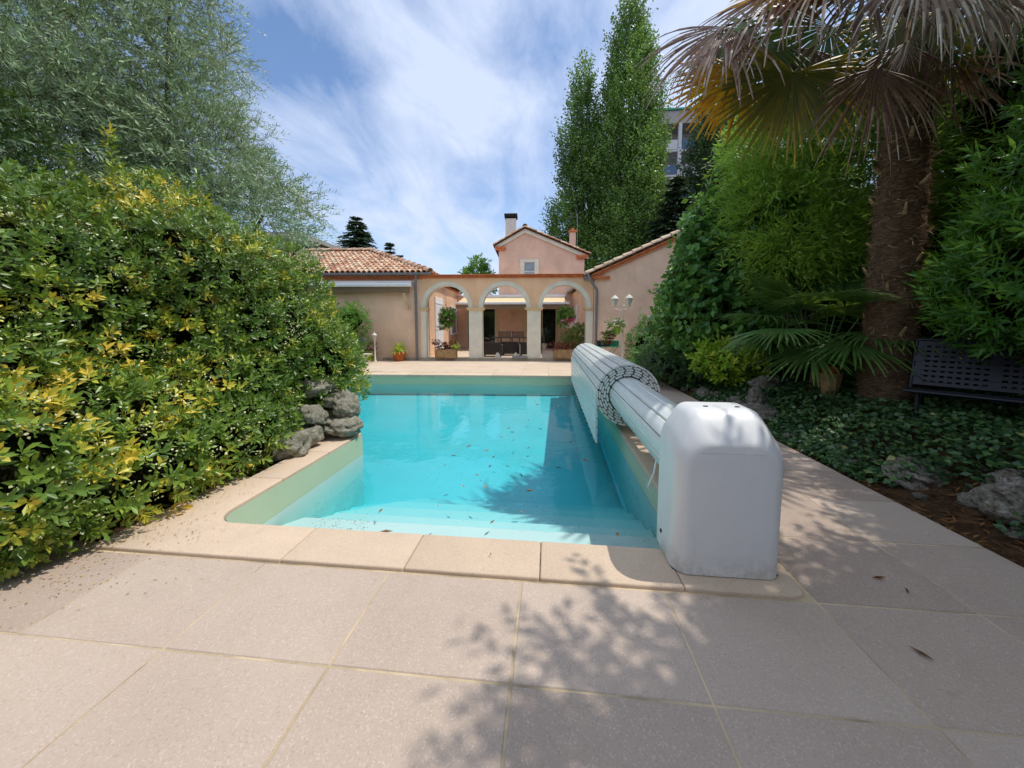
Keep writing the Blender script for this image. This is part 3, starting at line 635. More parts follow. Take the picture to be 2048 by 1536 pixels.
# distant buildings
ap = thing('apartment_building', 'grey apartment block with white balcony fronts behind the poplars and palm', 'building', (9.5, 46, 0), R(1))
MB().box(0, 26, 2.6, 12, 0, 26.3).box(0, 26, 0, 2.599, 24.85, 26.3).build('wall', M['apt'], ap)
MB().box(-.2, 26.2, -.2, 12.2, 26.301, 26.5).build('roof', M['green_metal'], ap)
for k in range(8):
    z = 22.0-2.85*k
    b_ = MB().box(.1, 26, .1, 2.598, z-.25, z).build('balcony', M['apt_white'], ap)
    m1, m2 = ((.15, 9.2, 'apt_white'), (9.3, 14, 'blue_panel')) if k % 2 == 0 else ((.15, 5.4, 'blue_panel'), (5.7, 14, 'apt_white'))
    MB().box(m1[0], 5.4, .05, .15, z, z+1.05).build('parapet', M['apt_white'] if k % 2 == 0 else M['blue_panel'], b_)
    MB().box(5.85, 12.6, .05, .15, z, z+1.05).build('parapet', M['blue_panel'] if k % 2 == 0 else M['apt_white'], b_)
    MB().box(12.95, 26, .05, .15, z, z+1.05).build('parapet', M['apt_white'], b_)
    for q in (1.5, 7.5, 14, 20): MB().box(q, q+2.2, 2.53, 2.59, z+.1, z+2.1).build('window', M['glass'], b_)
for x in (-.1, 5.45, 12.6, 19.5): MB().box(x, x+.35, -.05, .3, 0, 24.85).build('column', M['apt_white'], ap)
lb = thing('flat_building', 'low grey building with overhanging roof edge behind the left tiled roof', 'building', (-17.6, 24, 0), R(1))
MB().box(-12, -.9, 0, 8.5, 0, 7.2).box(-.9, 0, 0, .6, 0, 7.2).build('wall', M['apt_white'], lb)
MB().box(-12.4, .5, -.4, 9, 7.45, 7.75).box(-12, .1, -.1, 8.7, 7.201, 7.449).build('roof', M['apt'], lb)
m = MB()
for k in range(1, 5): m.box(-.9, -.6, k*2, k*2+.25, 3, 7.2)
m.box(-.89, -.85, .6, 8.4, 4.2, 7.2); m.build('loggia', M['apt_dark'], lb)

# ------------------------------------------------------------------ pool cover roller
rc = thing('pool_cover_roller', 'rolled grey white slatted pool cover on its tube along the right pool edge', 'pool cover', (1.02, 2.36, 0))
AX, AZ = 0.0, .535
def ring(m, r, n, th, y0, y1, a0=0, gap=.009, seg=3):
    for i in range(n):
        a1 = a0+2*PI*i/n; a2_ = a0+2*PI*(i+1)/n; g_ = gap/r; e = th*.5; P = []
        for (rr, off) in ((r-th/2, e), (r+th/2, e)):
            an_ = np.linspace(a1+g_/2+off/rr, a2_-g_/2-off/rr, seg+1); row = [(AX+rr*math.cos(a), AZ+rr*math.sin(a)) for a in an_]
            P.append(row)
        mid = lambda a: (AX+r*math.cos(a), AZ+r*math.sin(a))
        poly = P[0]+[mid(a2_-g_/2)]+P[1][::-1]+[mid(a1+g_/2)]
        m.prismy(poly, y0, y1, random.random())
RY0, RY1 = 2.34, 7.55
m = MB()
for k in range(5):
    r = .262+.032*k; ring(m, r, round(2*PI*r/.112), .0255, RY0+random.uniform(-.004, .004), RY1, a0=.35*k+1.0)
m.build('slat_roll', M['slat'], rc, True)
MB().prismy([(AX+.383*math.cos(a), AZ+.383*math.sin(a)) for a in np.linspace(0, 2*PI, 49)[:-1]], RY0+.03, RY1-.03).build('hinge_core', M['hinge'], rc)
m = MB(); ring(m, .222, 12, .022, -.05, RY0+.01, a0=.1, gap=.005, seg=4); tb = m.build('roller_tube', M['slat'], rc, True)
MB().prismy([(AX+.214*math.cos(a), AZ+.214*math.sin(a)) for a in np.linspace(0, 2*PI, 49)[:-1]], -.05, RY0+.02).build('tube_core', M['hinge'], tb)
m = MB(); zz = AZ+.02; xx = -.398
for k in range(6):
    z1 = zz-.112*k; d = .0 if k < 2 else .002*k
    m.prismy([(xx+d, z1-.006), (xx+d+.014, z1-.014), (xx+d+.014, z1-.098), (xx+d, z1-.106), (xx+d-.014, z1-.098), (xx+d-.014, z1-.014)][::-1], RY0, RY1, random.random())
m.build('slat_apron', M['slat'], rc, True)
m = MB()
for k in range(18): m.box(xx-.022, xx+.022, RY0+.05+k*.3, RY0+.06+k*.3, zz-.675, zz-.655)
m.build('slat_clips', M['hinge'], rc)
m = MB().bar((-.13, .62, .36), (-.15, .62, .22), .03, .006).bar((-.15, .62, .22), (-.19, .63, .1), .035, .012).bar((-.19, .63, .1), (-.16, .63, .05), .03, .01)
m.build('strap', M['white'], rc, bevel=.003)
# near housing, inset rounded shell
hs = thing('roller_housing', 'tall white moulded plastic housing at the near end of the pool cover roller', 'pool equipment', (1.02, 2.03, .026))
def rprof(pts, rad, seg=6):
    out = []; n = len(pts)
    for i, p in enumerate(pts):
        r = rad[i]; p = Vector((p[0], p[1])); a = Vector(pts[i-1]).to_2d(); b = Vector(pts[(i+1) % n]).to_2d()
        if r <= 0: out.append((p.x, p.y)); continue
        p1 = p+(a-p).normalized()*r; p2 = p+(b-p).normalized()*r
        for k in range(seg+1):
            t = k/seg; q = p1*(1-t)**2+p*2*t*(1-t)+p2*t*t; out.append((q.x, q.y))
    return out
base = [(-.295, 0), (.295, 0), (.295, .73), (.16, .93), (-.16, .93), (-.295, .73)]
def outline(i, it):
    pts = [(-.295+i, 0), (.295-i, 0), (.295-i, .75-it*.5), (.185-i*.6, .93-it), (-.185+i*.6, .93-it), (-.295+i, .75-it*.5)]
    return rprof(pts, [0, 0, .07, .05, .05, .07])
layers = [(.34, 0, 0), (.2, 0, 0)]
for q in np.linspace(0, 1, 13)[1:]:
    y = .2*(1-q)**1.5; c = max(0, (.105-y)/.105); i = .082*(1-math.sqrt(max(0, 1-c*c))); d = max(0, (.185-y)/.185)
    it = .15*(d*d*(3-2*d)*.45+d*.55)*d**.3+.03*(1-math.sqrt(max(0, 1-d**6))); layers.append((y, i, it))
m = MB(); L_ = []
for (y, i, it) in layers:
    o_ = outline(i, it); L_.append([(x, y, z) for x, z in o_])
nn = len(L_[0]); m.v = [p for l_ in L_ for p in l_]
for j in range(len(L_)-1): m.f += [(j*nn+i, j*nn+(i+1) % nn, (j+1)*nn+(i+1) % nn, (j+1)*nn+i) for i in range(nn)]
m.f += [tuple(range(nn)), tuple(range((len(L_)-1)*nn, len(L_)*nn))]; m.t = [.5]*len(m.f)
sh_ = m.build('shell', M['housing'], hs)
for p in sh_.data.polygons: p.use_smooth = len(p.vertices) == 4
try: sh_.data.set_sharp_from_angle(angle=R(50))
except Exception: pass
m = MB()
for x, z in ((-.08, .931), (.1, .931)): m.box(x-.012, x+.012, .2, .212, z-.003, z+.004)
m.lathe([(.012, 0), (.012, .006)], 10, (0, 0, 0)); k0 = len(m.v)-20
for i in range(k0, len(m.v)): x, y, z = m.v[i]; m.v[i] = (-.295-z, .25+x, .11+y)
m.build('screw', M['iron'], sh_)
MB().box(-.29, .29, .045, .335, -.012, -.001).build('base_gasket', M['hinge'], hs)
fs = thing('roller_stand', 'far end stand carrying the pool cover roller', 'pool equipment', (1.02, 9.93, .026))
MB().prismy([(-.25, 0), (.25, 0), (.2, .6), (.1, .72), (-.1, .72), (-.2, .6)], 0, .1).build('plate', M['housing'], fs, bevel=.02)

# ------------------------------------------------------------------ planting, left side
HE = [(-4.35,1.7,.9,1.05,1.2,1.2), (-4.75,2.7,1.3,1.25,1.3,1.45), (-4.5,3.8,1.45,1.25,1.2,1.55), (-4.1,4.7,1.25,1.1,1.0,1.3), (-3.45,4.75,.85,.8,.85,.85),
      (-3.75,2.4,.55,.75,1.0,.62), (-3.5,3.5,.62,.62,.8,.6), (-5.4,.5,1.0,1.2,1.3,1.3), (-3.65,4.2,1.25,.75,.9,.75), (-3.35,2.35,.32,.52,.85,.42), (-3.12,3.2,.34,.36,.7,.4), (-3.5,1.75,.5,.6,.6,.6)]
def hedge_tint(P, t):
    n = .55*noise3(P, 1.3, 7)+.9*noise3(P, 4.6, 8)+.5*noise3(P, 9., 9); y = np.clip((-P[:, 0]-2.9)/2.2, 0, 1)
    return .22+.2*(t-.5)*2+np.clip(n*.55-.2+y*.42+1.1*(t-.5), 0, .64)+rng.random(len(P))*.2
# long golden leader shoots standing out of the hedge
ex = []; en = []
for (x, y, z) in ((-4.05, 3.1, 2.95), (-4.3, 3.0, 2.75), (-4.6, 2.6, 2.95), (-4.0, 3.9, 2.85), (-3.75, 4.4, 2.5), (-3.5, 2.2, 1.75), (-3.2, 2.6, .5), (-3.15, 3.0, .32), (-3.35, 1.9, .8), (-3.3, 4.9, 1.9), (-3.05, 2.5, .2), (-2.85, 4.7, 1.0)):
    for k in range(9):
        up_ = z > 1; d = np.array([.15*(k % 2), -.05, 1.]) if up_ else np.array([.9, -.45, .25])
        ex.append(np.array([x, y, z])+(k-4)*.055*d+rng.normal(size=3)*.015); en.append(d)
ex = np.array(ex); en = unit(np.array(en))
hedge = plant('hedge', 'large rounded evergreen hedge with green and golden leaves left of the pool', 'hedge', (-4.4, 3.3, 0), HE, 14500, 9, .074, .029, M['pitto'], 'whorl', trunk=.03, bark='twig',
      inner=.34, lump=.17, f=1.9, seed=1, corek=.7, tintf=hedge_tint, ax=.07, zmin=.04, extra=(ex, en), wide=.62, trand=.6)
p, nr, fc = shell([tuple(np.array(e[:3])-np.array([-4.4, 3.3, 0]))+e[3:] for e in HE], 5200, .05, .17, 1.9, .1, 1)
P = np.repeat(p, 7, 0)+rng.normal(size=(len(p)*7, 3))*.022; D = unit(rng.normal(size=P.shape)); leaf_mesh('buds', P, D, unit(rng.normal(size=P.shape)), .019, .016, rng.random(len(P)), M['berry'], hedge, False, 0)

OE = [(-6.6,6.6,3.5,1.7,1.5,1.2), (-5.4,6.5,3.5,.75,.8,.7), (-6.2,6.3,4.2,.9,1,1.0), (-8.4,6.0,3.6,1.6,1.5,1.2), (-7.0,6.4,5.2,1.1,1.3,1.3), (-8.3,6.8,6.6,2.0,1.8,1.6), (-9.2,6.2,4.6,2.2,1.8,1.8), (-8.2,5.5,6.2,1.6,1.5,1.5), (-6.9,6.4,7.4,.8,1,.9), (-10.2,6,7.4,2,1.8,1.6),
      (-6.2,6.3,4.4,.8,1,.8), (-7.8, 4.6, 4.4, 1.3, 1.0, 1.2)]
plant('olive_tree', 'silvery grey green olive tree rising above the hedge at upper left', 'tree', (-7.6, 6.6, 0), OE, 8000, 16, .105, .024, M['olive'], 'spray', bark='olive_bark', trunk=.11, inner=.75, lump=.28, f=1.2, seed=2,
      length=.5, ang=.65, sag=.3, up=.2, jit=.6, twigs=True, droop=.05, keep=.5, crown='crown', folded=False, zmin=1.5)
# sparse outer olive sprays
OS = [(-4.7,6.4,3.7,.45,.5,.6), (-4.3,6.3,3.4,.3,.4,.25), (-5.9,6.4,6.3,.4,.4,.35), (-5.6,6.4,5.0,.5,.4,.35), (-6.2,6.4,7.2,.4,.4,.4)]
oo = bpy.data.objects['olive_tree']; b_ = np.array(oo.location)
p, nr, fc = shell([tuple(np.array(e[:3])-b_)+e[3:] for e in OS], 230, .8, .3, 1.2, 0, 5, .3)
P, D, N, sd = sprays(p, nr, 14, .42, .6, .3, .5, .35)
leaf_mesh('outer_sprays', P, D, N, .075*(.7+.5*rng.random(len(P))), .015, rng.random(len(P)), M['olive'], oo, False, .05)
leaf_mesh('outer_twigs', p-sd*.2, sd, rng.normal(size=p.shape), np.full(len(p), .6), .008, np.full(len(p), .2), M['twig'], oo, False, .25)
plant('bay_tree', 'dark green broad leaved tree at the left edge under the olive tree', 'tree', (-7.4, 3.2, 0), [(-7.3,3.4,3.6,1.1,1.0,.9), (-7.9,3.0,4.1,1.0,1.0,.8)], 1500, 9, .12, .04, M['dark_tree'], 'whorl', trunk=.1, inner=.5, lump=.2, seed=3, corek=.55, zmin=1.0, t0=.65)
plant('oleander_bush', 'bushy green oleander behind the hedge against the left pink wall', 'shrub', (-7.6, 12.9, 0), [(-7.75,12.9,1.0,.95,.6,.95), (-7.3,12.8,1.6,.6,.5,.65), (-8.6,12.8,1.3,.9,.6,1.2)], 900, 10, .13, .026, M['laurel'], 'whorl', trunk=.02, inner=.5, seed=4, corek=.6, t0=.42)

# ------------------------------------------------------------------ far trees
def poplar(label, base, ells, n, L, mat, group=None, seed=0, name='poplar_tree', t0=.5):
    r = plant(name, label, 'tree', base, ells, n, 7, L, L*.72, M[mat], 'spray', bark='bark', trunk=.4, inner=.62, lump=.36, f=1.1, seed=seed, length=.8, ang=.8, sag=-.25, up=1.1, jit=.5, folded=False, keep=.55, crown='crown', group=group, droop=.15, t0=t0, tnoise=.45, trand=.6)
    return r
G1 = 'tall poplars behind the house'
poplar('tallest poplar reaching the top of the picture behind the house', (6.2, 30, 0), [(6.05, 30, 23.2, 0.77, 0.96, 2.4), (5.95, 30, 21.2, 1.22, 1.32, 2.8), (6.9, 30, 21.0, 0.7, 1.08, 1.8), (4.9, 30, 19.4, 0.64, 0.96, 1.9), (6.2, 30, 17.6, 2.24, 2.04, 2.7), (5.1, 30, 15.3, 1.28, 1.68, 2.8), (7.1, 30, 14.6, 1.6, 1.8, 2.6), (6.1, 30, 12.6, 2.56, 2.52, 3.0), (7.5, 30, 10.4, 1.54, 1.8, 2.6), (6.0, 30, 8.6, 2.56, 2.4, 3), (5.3, 30, 5.5, 1.92, 2.04, 2.6), (7.4, 30, 6.5, 1.66, 1.68, 2.6)], 10500, .2, 'poplar', G1, 10)
poplar('shorter poplar standing to the left of the tallest one', (2.6, 31, 0), [(4.1, 31, 12.5, .8, 1.0, 3.0), (4.2, 31, 8.5, .9, 1.0, 2.6), (2.55, 31, 20.0, 0.65, 0.72, 1.7), (2.65, 31, 17.4, 1.1, 1.08, 2.0), (1.55, 31, 15.2, 0.78, 0.96, 1.7), (2.5, 31, 14.2, 1.17, 1.2, 2.0), (1.75, 31, 12.6, 0.91, 1.08, 1.7), (3.5, 31, 15, 0.72, 0.96, 2.4), (2.9, 31, 11, 1.23, 1.2, 2.2), (0.75, 31, 10.4, 0.72, 0.84, 0.9), (0.55, 31, 8.4, 0.85, 0.84, 1.2), (1.0, 31, 9.4, 0.65, 0.72, 0.8), (2.6, 31, 7.6, 1.3, 1.2, 2.2), (1.2, 31, 5.6, 0.91, 1.08, 1.4), (2.6, 31, 5, 1.17, 1.2, 2)], 5600, .2, 'poplar', G1, 11, t0=.42)
poplar('dark ivy covered column tree between the apartment block and the palm', (11, 26, 0), [(10.9,26,14.4,.9,1.1,2.3), (10.4,26,11.8,1.2,1.4,2.3), (11.9,26,12.2,1.3,1.3,2.4), (10.9,26,8.6,1.6,1.7,3), (12.6,26,6,2,1.8,3), (13.3,26,9.5,1.2,1.3,2.5)], 5200, .18, 'dark_tree', None, 12, 'column_tree', .6)
def conifer(label, x, y, z0, z1, r, n, seed, name='fir_tree', blue=.5):
    root = thing(name, label, 'tree', (x, y, 0)); h = z1-z0; Ps = []; Ds = []; Ns = []; tw = MB(); lv = int(h/.17)
    for k in range(lv):
        z = z0+h*(k+random.uniform(-.6, .6))/lv; rr = (r*(1-k/lv)**.85+.1)*random.uniform(.8, 1.1)
        for q in range(11):
            a = rng.random()*6.28; ln = rr*(.75+.4*rng.random()); d = np.array([math.cos(a), math.sin(a), .12-.35*(1-k/lv)])
            m_ = max(4, int(ln/.1)); tt = np.linspace(.12, 1, m_)[:, None]; pts = np.array([0, 0, z])+d*tt*ln+np.array([0, 0, -.12])*tt*tt*ln
            side = np.array([-d[1], d[0], 0.])
            for s_ in (-1, 1, 0):
                Ps.append(pts); Ds.append(unit(d+side*s_*.9+rng.normal(size=(m_, 3))*.22+np.array([0, 0, -.1]))); Ns.append(np.tile([0, 0, 1.], (m_, 1))+rng.normal(size=(m_, 3))*.4)
    P = np.vstack(Ps); m_ = len(P); leaf_mesh('crown', P, np.vstack(Ds), np.vstack(Ns), .34*(.5+.8*rng.random(m_)), .12, blue+rng.normal(size=m_)*.22, M['conifer'], root, False, .2)
    MB().tube([(0, 0, 0), (0, 0, z0+h*.5), (0, 0, z1)], [.22, .12, .03], 7).build('trunk', M['bark'], root, True)
    return root
conifer('larger dark fir behind the left tiled roof', -18.6, 34, 5, 11.8, 3.5, 0, 0)
conifer('small pointed fir right of the larger one above the tiled roof', -15.5, 34.5, 5, 9.4, 1.0, 0, 1)
conifer('smallest fir tip at the end of the tiled roof', -14.8, 35, 5, 8.3, .9, 0, 2)
conifer('broad bluish fir in front of the apartment block above the right gable', 7.6, 23.5, 1.5, 10.4, 3.2, 0, 3)
conifer('broad dark fir behind the leafy shrub left of the palm', 10.4, 20, 1.0, 9.2, 3.0, 0, 4)
plant('ash_tree', 'light green feathery treetop showing over the arcade wall', 'tree', (-5.9, 30, 0), [(-5.95,30,5.6,.6,.6,1.2), (-6.5,30,5.0,.6,.6,.7), (-5.4,30,4.9,.6,.6,.8)], 260, 12, .3, .11, M['ash'], 'spray', trunk=.09, inner=.7, lump=.25, seed=20, length=.7, folded=False, crown='crown', zmin=4)

# ------------------------------------------------------------------ planting, right side
plant('leafy_shrub', 'tall shrub with round glossy leaves in front of the gabled pink wall', 'shrub', (3.9, 8.6, .2), [(4.05, 8.5, 2.6, 1.15, 0.9, 1.1), (3.7, 8.5, 1.7, 0.95, 0.9, 1.0), (4.75, 8.3, 3.3, 1.0, 0.9, 0.9), (5.05, 8.3, 2.2, 1.1, 0.9, 1.2), (4.25, 8.4, 1.0, 1.2, 0.9, 0.9), (3.8, 8.5, 3.5, 0.5, 0.5, 0.6)], 2700, 9, .16, .12, M['broad'], 'spray', trunk=.05, inner=.4, lump=.2, seed=21, length=.45, ang=1.1, sag=.25, corek=.62, jit=.5, up=.5,
      extra=(np.array([(3.28+.02*k, 8.2, 3.9+.13*k) for k in range(8)]+[(3.74, 8.2, 3.9+.13*k) for k in range(7)]+[(2.75+.03*k, 8.1, 3.0+.1*k) for k in range(5)]), np.tile([0, 0, 1.], (20, 1))), trand=.5)
plant('bamboo_clump', 'bright yellow green bamboo foliage left of the palm trunk', 'bamboo', (4.4, 6.9, .3), [(4.0, 7.0, 3.7, 0.75, 0.8, 0.9), (4.8, 7.1, 3.5, 0.9, 0.8, 1.1), (4.3, 6.9, 3.2, 0.9, 0.8, 0.7), (5.4, 7.2, 3.4, 0.9, 0.8, 1.0), (4.6, 7.2, 4.7, 1.1, 0.9, 0.8), (5.4, 7.1, 4.3, 0.9, 0.8, 1.0)], 4200, 12, .15, .024, M['bamboo'], 'spray', trunk=.022, inner=.6, lump=.25, seed=22, length=.45, ang=.55, sag=.6, corek=0, jit=.7, trand=.5)
plant('laurel_bush', 'big willow leaved green shrub filling the right edge above the bench', 'shrub', (5.2, 3.9, .3), [(5.2, 3.7, 2.45, 1.25, 1.0, 1.2), (5.35, 3.4, 3.65, 1.25, 1.1, 1.2), (5.65, 4.0, 1.75, 1.3, 1, 1.0), (5.85, 3.0, 4.75, 1.3, 1.1, 1.0), (6.05, 2.7, 2.65, 1.3, 1.1, 1.4), (4.8, 4.2, 1.8, 0.7, 0.7, 0.7)], 4300, 11, .125, .027, M['laurel'], 'whorl', trunk=.04, inner=.45, lump=.24, f=1.4, seed=23, corek=.55, zmin=1.1, ax=.16, up=.6, trand=.6, t0=.36)
plant('shade_tree', 'leafy green tree beside the terrace casting its dappled shade on the paving', 'tree', (5.6, .2, 0), [(4.25,1.3,5.0,1.9,1.4,1.0), (5.4,-.4,5.6,2.1,1.8,1.2), (3.6,-.6,5.6,1.5,1.3,.8), (6.6,1.2,4.6,1.6,1.5,1.4), (5.3,2.1,4.6,1.2,.9,.9), (4.4,0,4.6,1.6,1.4,.7), (4.9,1.3,4.7,1.3,1.0,.8)], 14000, 11, .12, .045, M['laurel'], 'spray', trunk=.16, inner=.8, lump=.2, f=1.3, seed=24, length=.5, corek=.86, folded=False, keep=.4, crown='crown', zmin=2.5)
plant('dark_hedge', 'dense dark green hedge at the back of the shady right garden', 'hedge', (8.5, 7, 0), [(7.6,9,2.2,1.4,2,2.6), (8.4,6.5,2.4,1.6,2,2.9), (8.6,4,2.4,1.5,2,2.9), (6.3,11,2,1.8,1.3,2.5), (8.6,1.6,2.4,1.5,2,2.6), (7.6,6.5,5,1.5,2,1.8), (5.2, 9.6, 1.8, 1.4, 1, 2.2)], 5200, 8, .17, .075, M['dark_tree'], 'spray', trunk=.05, inner=.4, lump=.2, seed=25, length=.5, corek=.75, folded=False, zmin=.05)
plant('low_shrub', 'rounded dark green shrub behind the lamp post beside the pink wall', 'shrub', (2.95, 11, .1), [(2.85,11,.75,.5,.5,.65), (3.3,10.6,.6,.7,.6,.6), (2.7,10.2,.35,.5,.5,.4), (3.1,11.1,1.3,.4,.4,.4)], 900, 9, .1, .03, M['broad'], 'whorl', trunk=.015, inner=.5, seed=26, corek=.6, t0=.35,
      extra=(np.array([(2.62, 10.9, 1.2+.1*k) for k in range(7)]), np.tile([0, 0, 1.], (7, 1))))
plant('golden_shrub', 'small yellow green shrub with pinkish tips in the shady bed', 'shrub', (3.35, 7.3, .25), [(3.45,7.2,.75,.42,.35,.38), (3.0,7.3,.8,.22,.2,.25), (3.75,7.1,.7,.25,.25,.3)], 260, 9, .1, .045, M['bright'], 'whorl', trunk=.015, inner=.6, seed=27, trand=.5)
plant('spreading_shrub', 'low spreading dark shrub between the yucca and the rocks', 'shrub', (2.95, 8.6, .1), [(2.75,8.7,.45,.5,.8,.35), (3.3,8.3,.55,.6,.6,.4), (2.75,9.6,.5,.4,.6,.45)], 900, 9, .07, .022, M['ivy'], 'whorl', trunk=.012, inner=.5, seed=28, corek=.5)

def fan(m, hub, axis, nrm, R_, spread, nseg, sag, join=.5, twist=.0, jitter=.05, tfun=None, width=1.15):
    hub, axis, nrm = np.array(hub), unit(np.array(axis, float)), np.array(nrm, float)
    side = unit(np.cross(axis, nrm)); nrm = np.cross(side, axis); g = np.array([0, 0, -1.])
    for i in range(nseg):
        th = (i/(nseg-1)-.5)*spread+rng.normal()*jitter*.5; d = axis*math.cos(th)+side*math.sin(th); sd = -axis*math.sin(th)+side*math.cos(th)
        L = R_*(.82+.18*math.cos(th*.8))*(1+rng.normal()*jitter*1.5); K = 7; p = hub.copy(); vs = []; dd = d.copy()
        dth = spread/(nseg-1)
        for k in range(K+1):
            s_ = k/K; r = L*s_
            wj = r*math.tan(dth/2)*width; wmax = L*join*math.tan(dth/2)*width
            w_ = wj if s_ <= join else wmax*max(.08, 1-(s_-join)/(1-join))**.7
            fold = nrm*w_*.45
            vs += [tuple(p+sd*w_), tuple(p+fold), tuple(p-sd*w_)]
            dd = unit(dd+g*sag*(s_**1.6)*(1+rng.normal()*.25)+nrm*(-.02)+rng.normal(size=3)*jitter*.5*s_); p = p+dd*L/K
        fs = []
        for k in range(K): o_ = 3*k; fs += [(o_, o_+1, o_+4, o_+3), (o_+1, o_+2, o_+5, o_+4)]
        base = len(m.v); m.v += vs; m.f += [tuple(q+base for q in f) for f in fs]
        for k in range(K):
            tv = tfun(i/(nseg-1), (k+.5)/K) if tfun else random.random(); m.t += [min(1, max(0, tv))]*2
def smesh(m, name, mat, parent): 
    me = bpy.data.meshes.new(name); me.from_pydata(m.v, [], m.f); me.update()
    a = me.attributes.new('tint', 'FLOAT', 'FACE'); a.data.foreach_set('value', np.array(m.t, dtype=np.float32)); return link(name, me, mat, parent)
# tall fan palm
PB = np.array([4.46, 5.2, .28]); pt = thing('fan_palm', 'tall fan palm with shaggy brown trunk and drooping dead fronds on the right', 'palm tree', PB)
CT = np.array([4.40, 5.2, 5.45])-PB
K = 60; nA = 28; m = MB(); vs = []
for k in range(K+1):
    s_ = k/K; z = s_*CT[2]; r = .238+.05*math.exp(-z/.35)+.03*math.sin(s_*3+1)-.035*s_
    for a in range(nA):
        th = 2*PI*a/nA; q = np.array([[math.cos(th)*2, math.sin(th)*2, z*6]])
        rr = r*(1+.10*noise3(q, 2.2, 31)[0]+.05*math.sin(z*26+2*th)); vs.append((CT[0]*s_+rr*math.cos(th), CT[1]*s_+rr*math.sin(th), z-.1))
m.add(vs, [(k*nA+a, k*nA+(a+1) % nA, (k+1)*nA+(a+1) % nA, (k+1)*nA+a) for k in range(K) for a in range(nA)])
t = NT('palm_fibre'); co = t.coord((1, 1, 1)); n_ = t.noise(12, t.coord((1.2, 1.2, 5)), 7, .75, .4); z_ = t.noise(2.5, co, 4)
col = t.ramp(n_, [(.3, lin((66, 50, 40))), (.5, lin((124, 98, 78))), (.7, lin((168, 142, 116)))])
tk = m.build('trunk', t.done(t.pbr(col, 1, .05, nrm=t.bump(n_, 1, .05))), pt, True)
nf = 5200; zz_ = rng.random(nf)*CT[2]; th = rng.random(nf)*2*PI; s_ = zz_/CT[2]; rad = np.stack([np.cos(th), np.sin(th), 0*th], 1)
P = np.stack([CT[0]*s_, CT[1]*s_, zz_-.1], 1)+rad*(.24-.03*s_[:, None]); D = unit(rad*.6+np.stack([-np.sin(th), np.cos(th), 0*th], 1)*rng.normal(size=(nf, 1))*.9+np.array([0, 0, -.25])+rng.normal(size=(nf, 3))*.35)
M['fibre'] = leafmat('palm_fibre_strands', [(0, (60, 44, 34)), (.6, (116, 90, 68)), (1, (170, 144, 112))], .9, .1, .1, (120, 90, 60))
leaf_mesh('fibres', P, D, rad+rng.normal(size=rad.shape)*.5, .11*(.4+rng.random(nf)), .008, rng.random(nf), M['fibre'], tk, False, .4)
M['stub'] = plain('old_leaf_bases', (176, 146, 112), .9, .1, var=.3, scale=20)
for k in range(46):
    z = .2+k*.115; th = 2.4*k+rng.normal()*.3; d = Vector((math.cos(th), math.sin(th), 0)); c = Vector((CT[0]*z/CT[2], CT[1]*z/CT[2], z))+d*.2
    MB().tube([c-d*.03, c+d*.05+Vector((0, 0, .02)), c+d*(.09+.05*random.random())+Vector((random.uniform(-.03, .03), 0, .07+.06*random.random()))], [.03, .024, .012], 5).build('leaf_stub', M['stub'], tk, True)
def frond(hub, axis, nrm, R_, spread, nseg, sag, mat, tf, join=.5, jitter=.05):
    m = MB(); hub = np.array(hub)-PB; fan(m, hub, axis, nrm, R_, spread, nseg, sag, join, 0, jitter, tf)
    f = smesh(m, 'frond', M[mat], pt)
    a = Vector(CT)+Vector((0, 0, random.uniform(-.35, .1))); h = Vector(hub); mid = a.lerp(h, .5)+Vector((0, 0, .18))
    MB().tube([a, a.lerp(mid, .5)+Vector((0, 0, .07)), mid, mid.lerp(h, .55)+Vector((0, 0, .03)), h], [.022, .017, .014, .012, .011], 5).build('petiole', M['fibre'] if mat == 'fan_dead' else M['fan_green'], f)
dead = lambda a, r: .12+.55*r+rng.normal()*.16
yel = lambda a, r: (.02+.75*max(0, abs(a-.5)-.12)*1.6+.9*max(0, r-.55)+rng.normal()*.06)
grn = lambda a, r: .25+.3*r+rng.normal()*.08
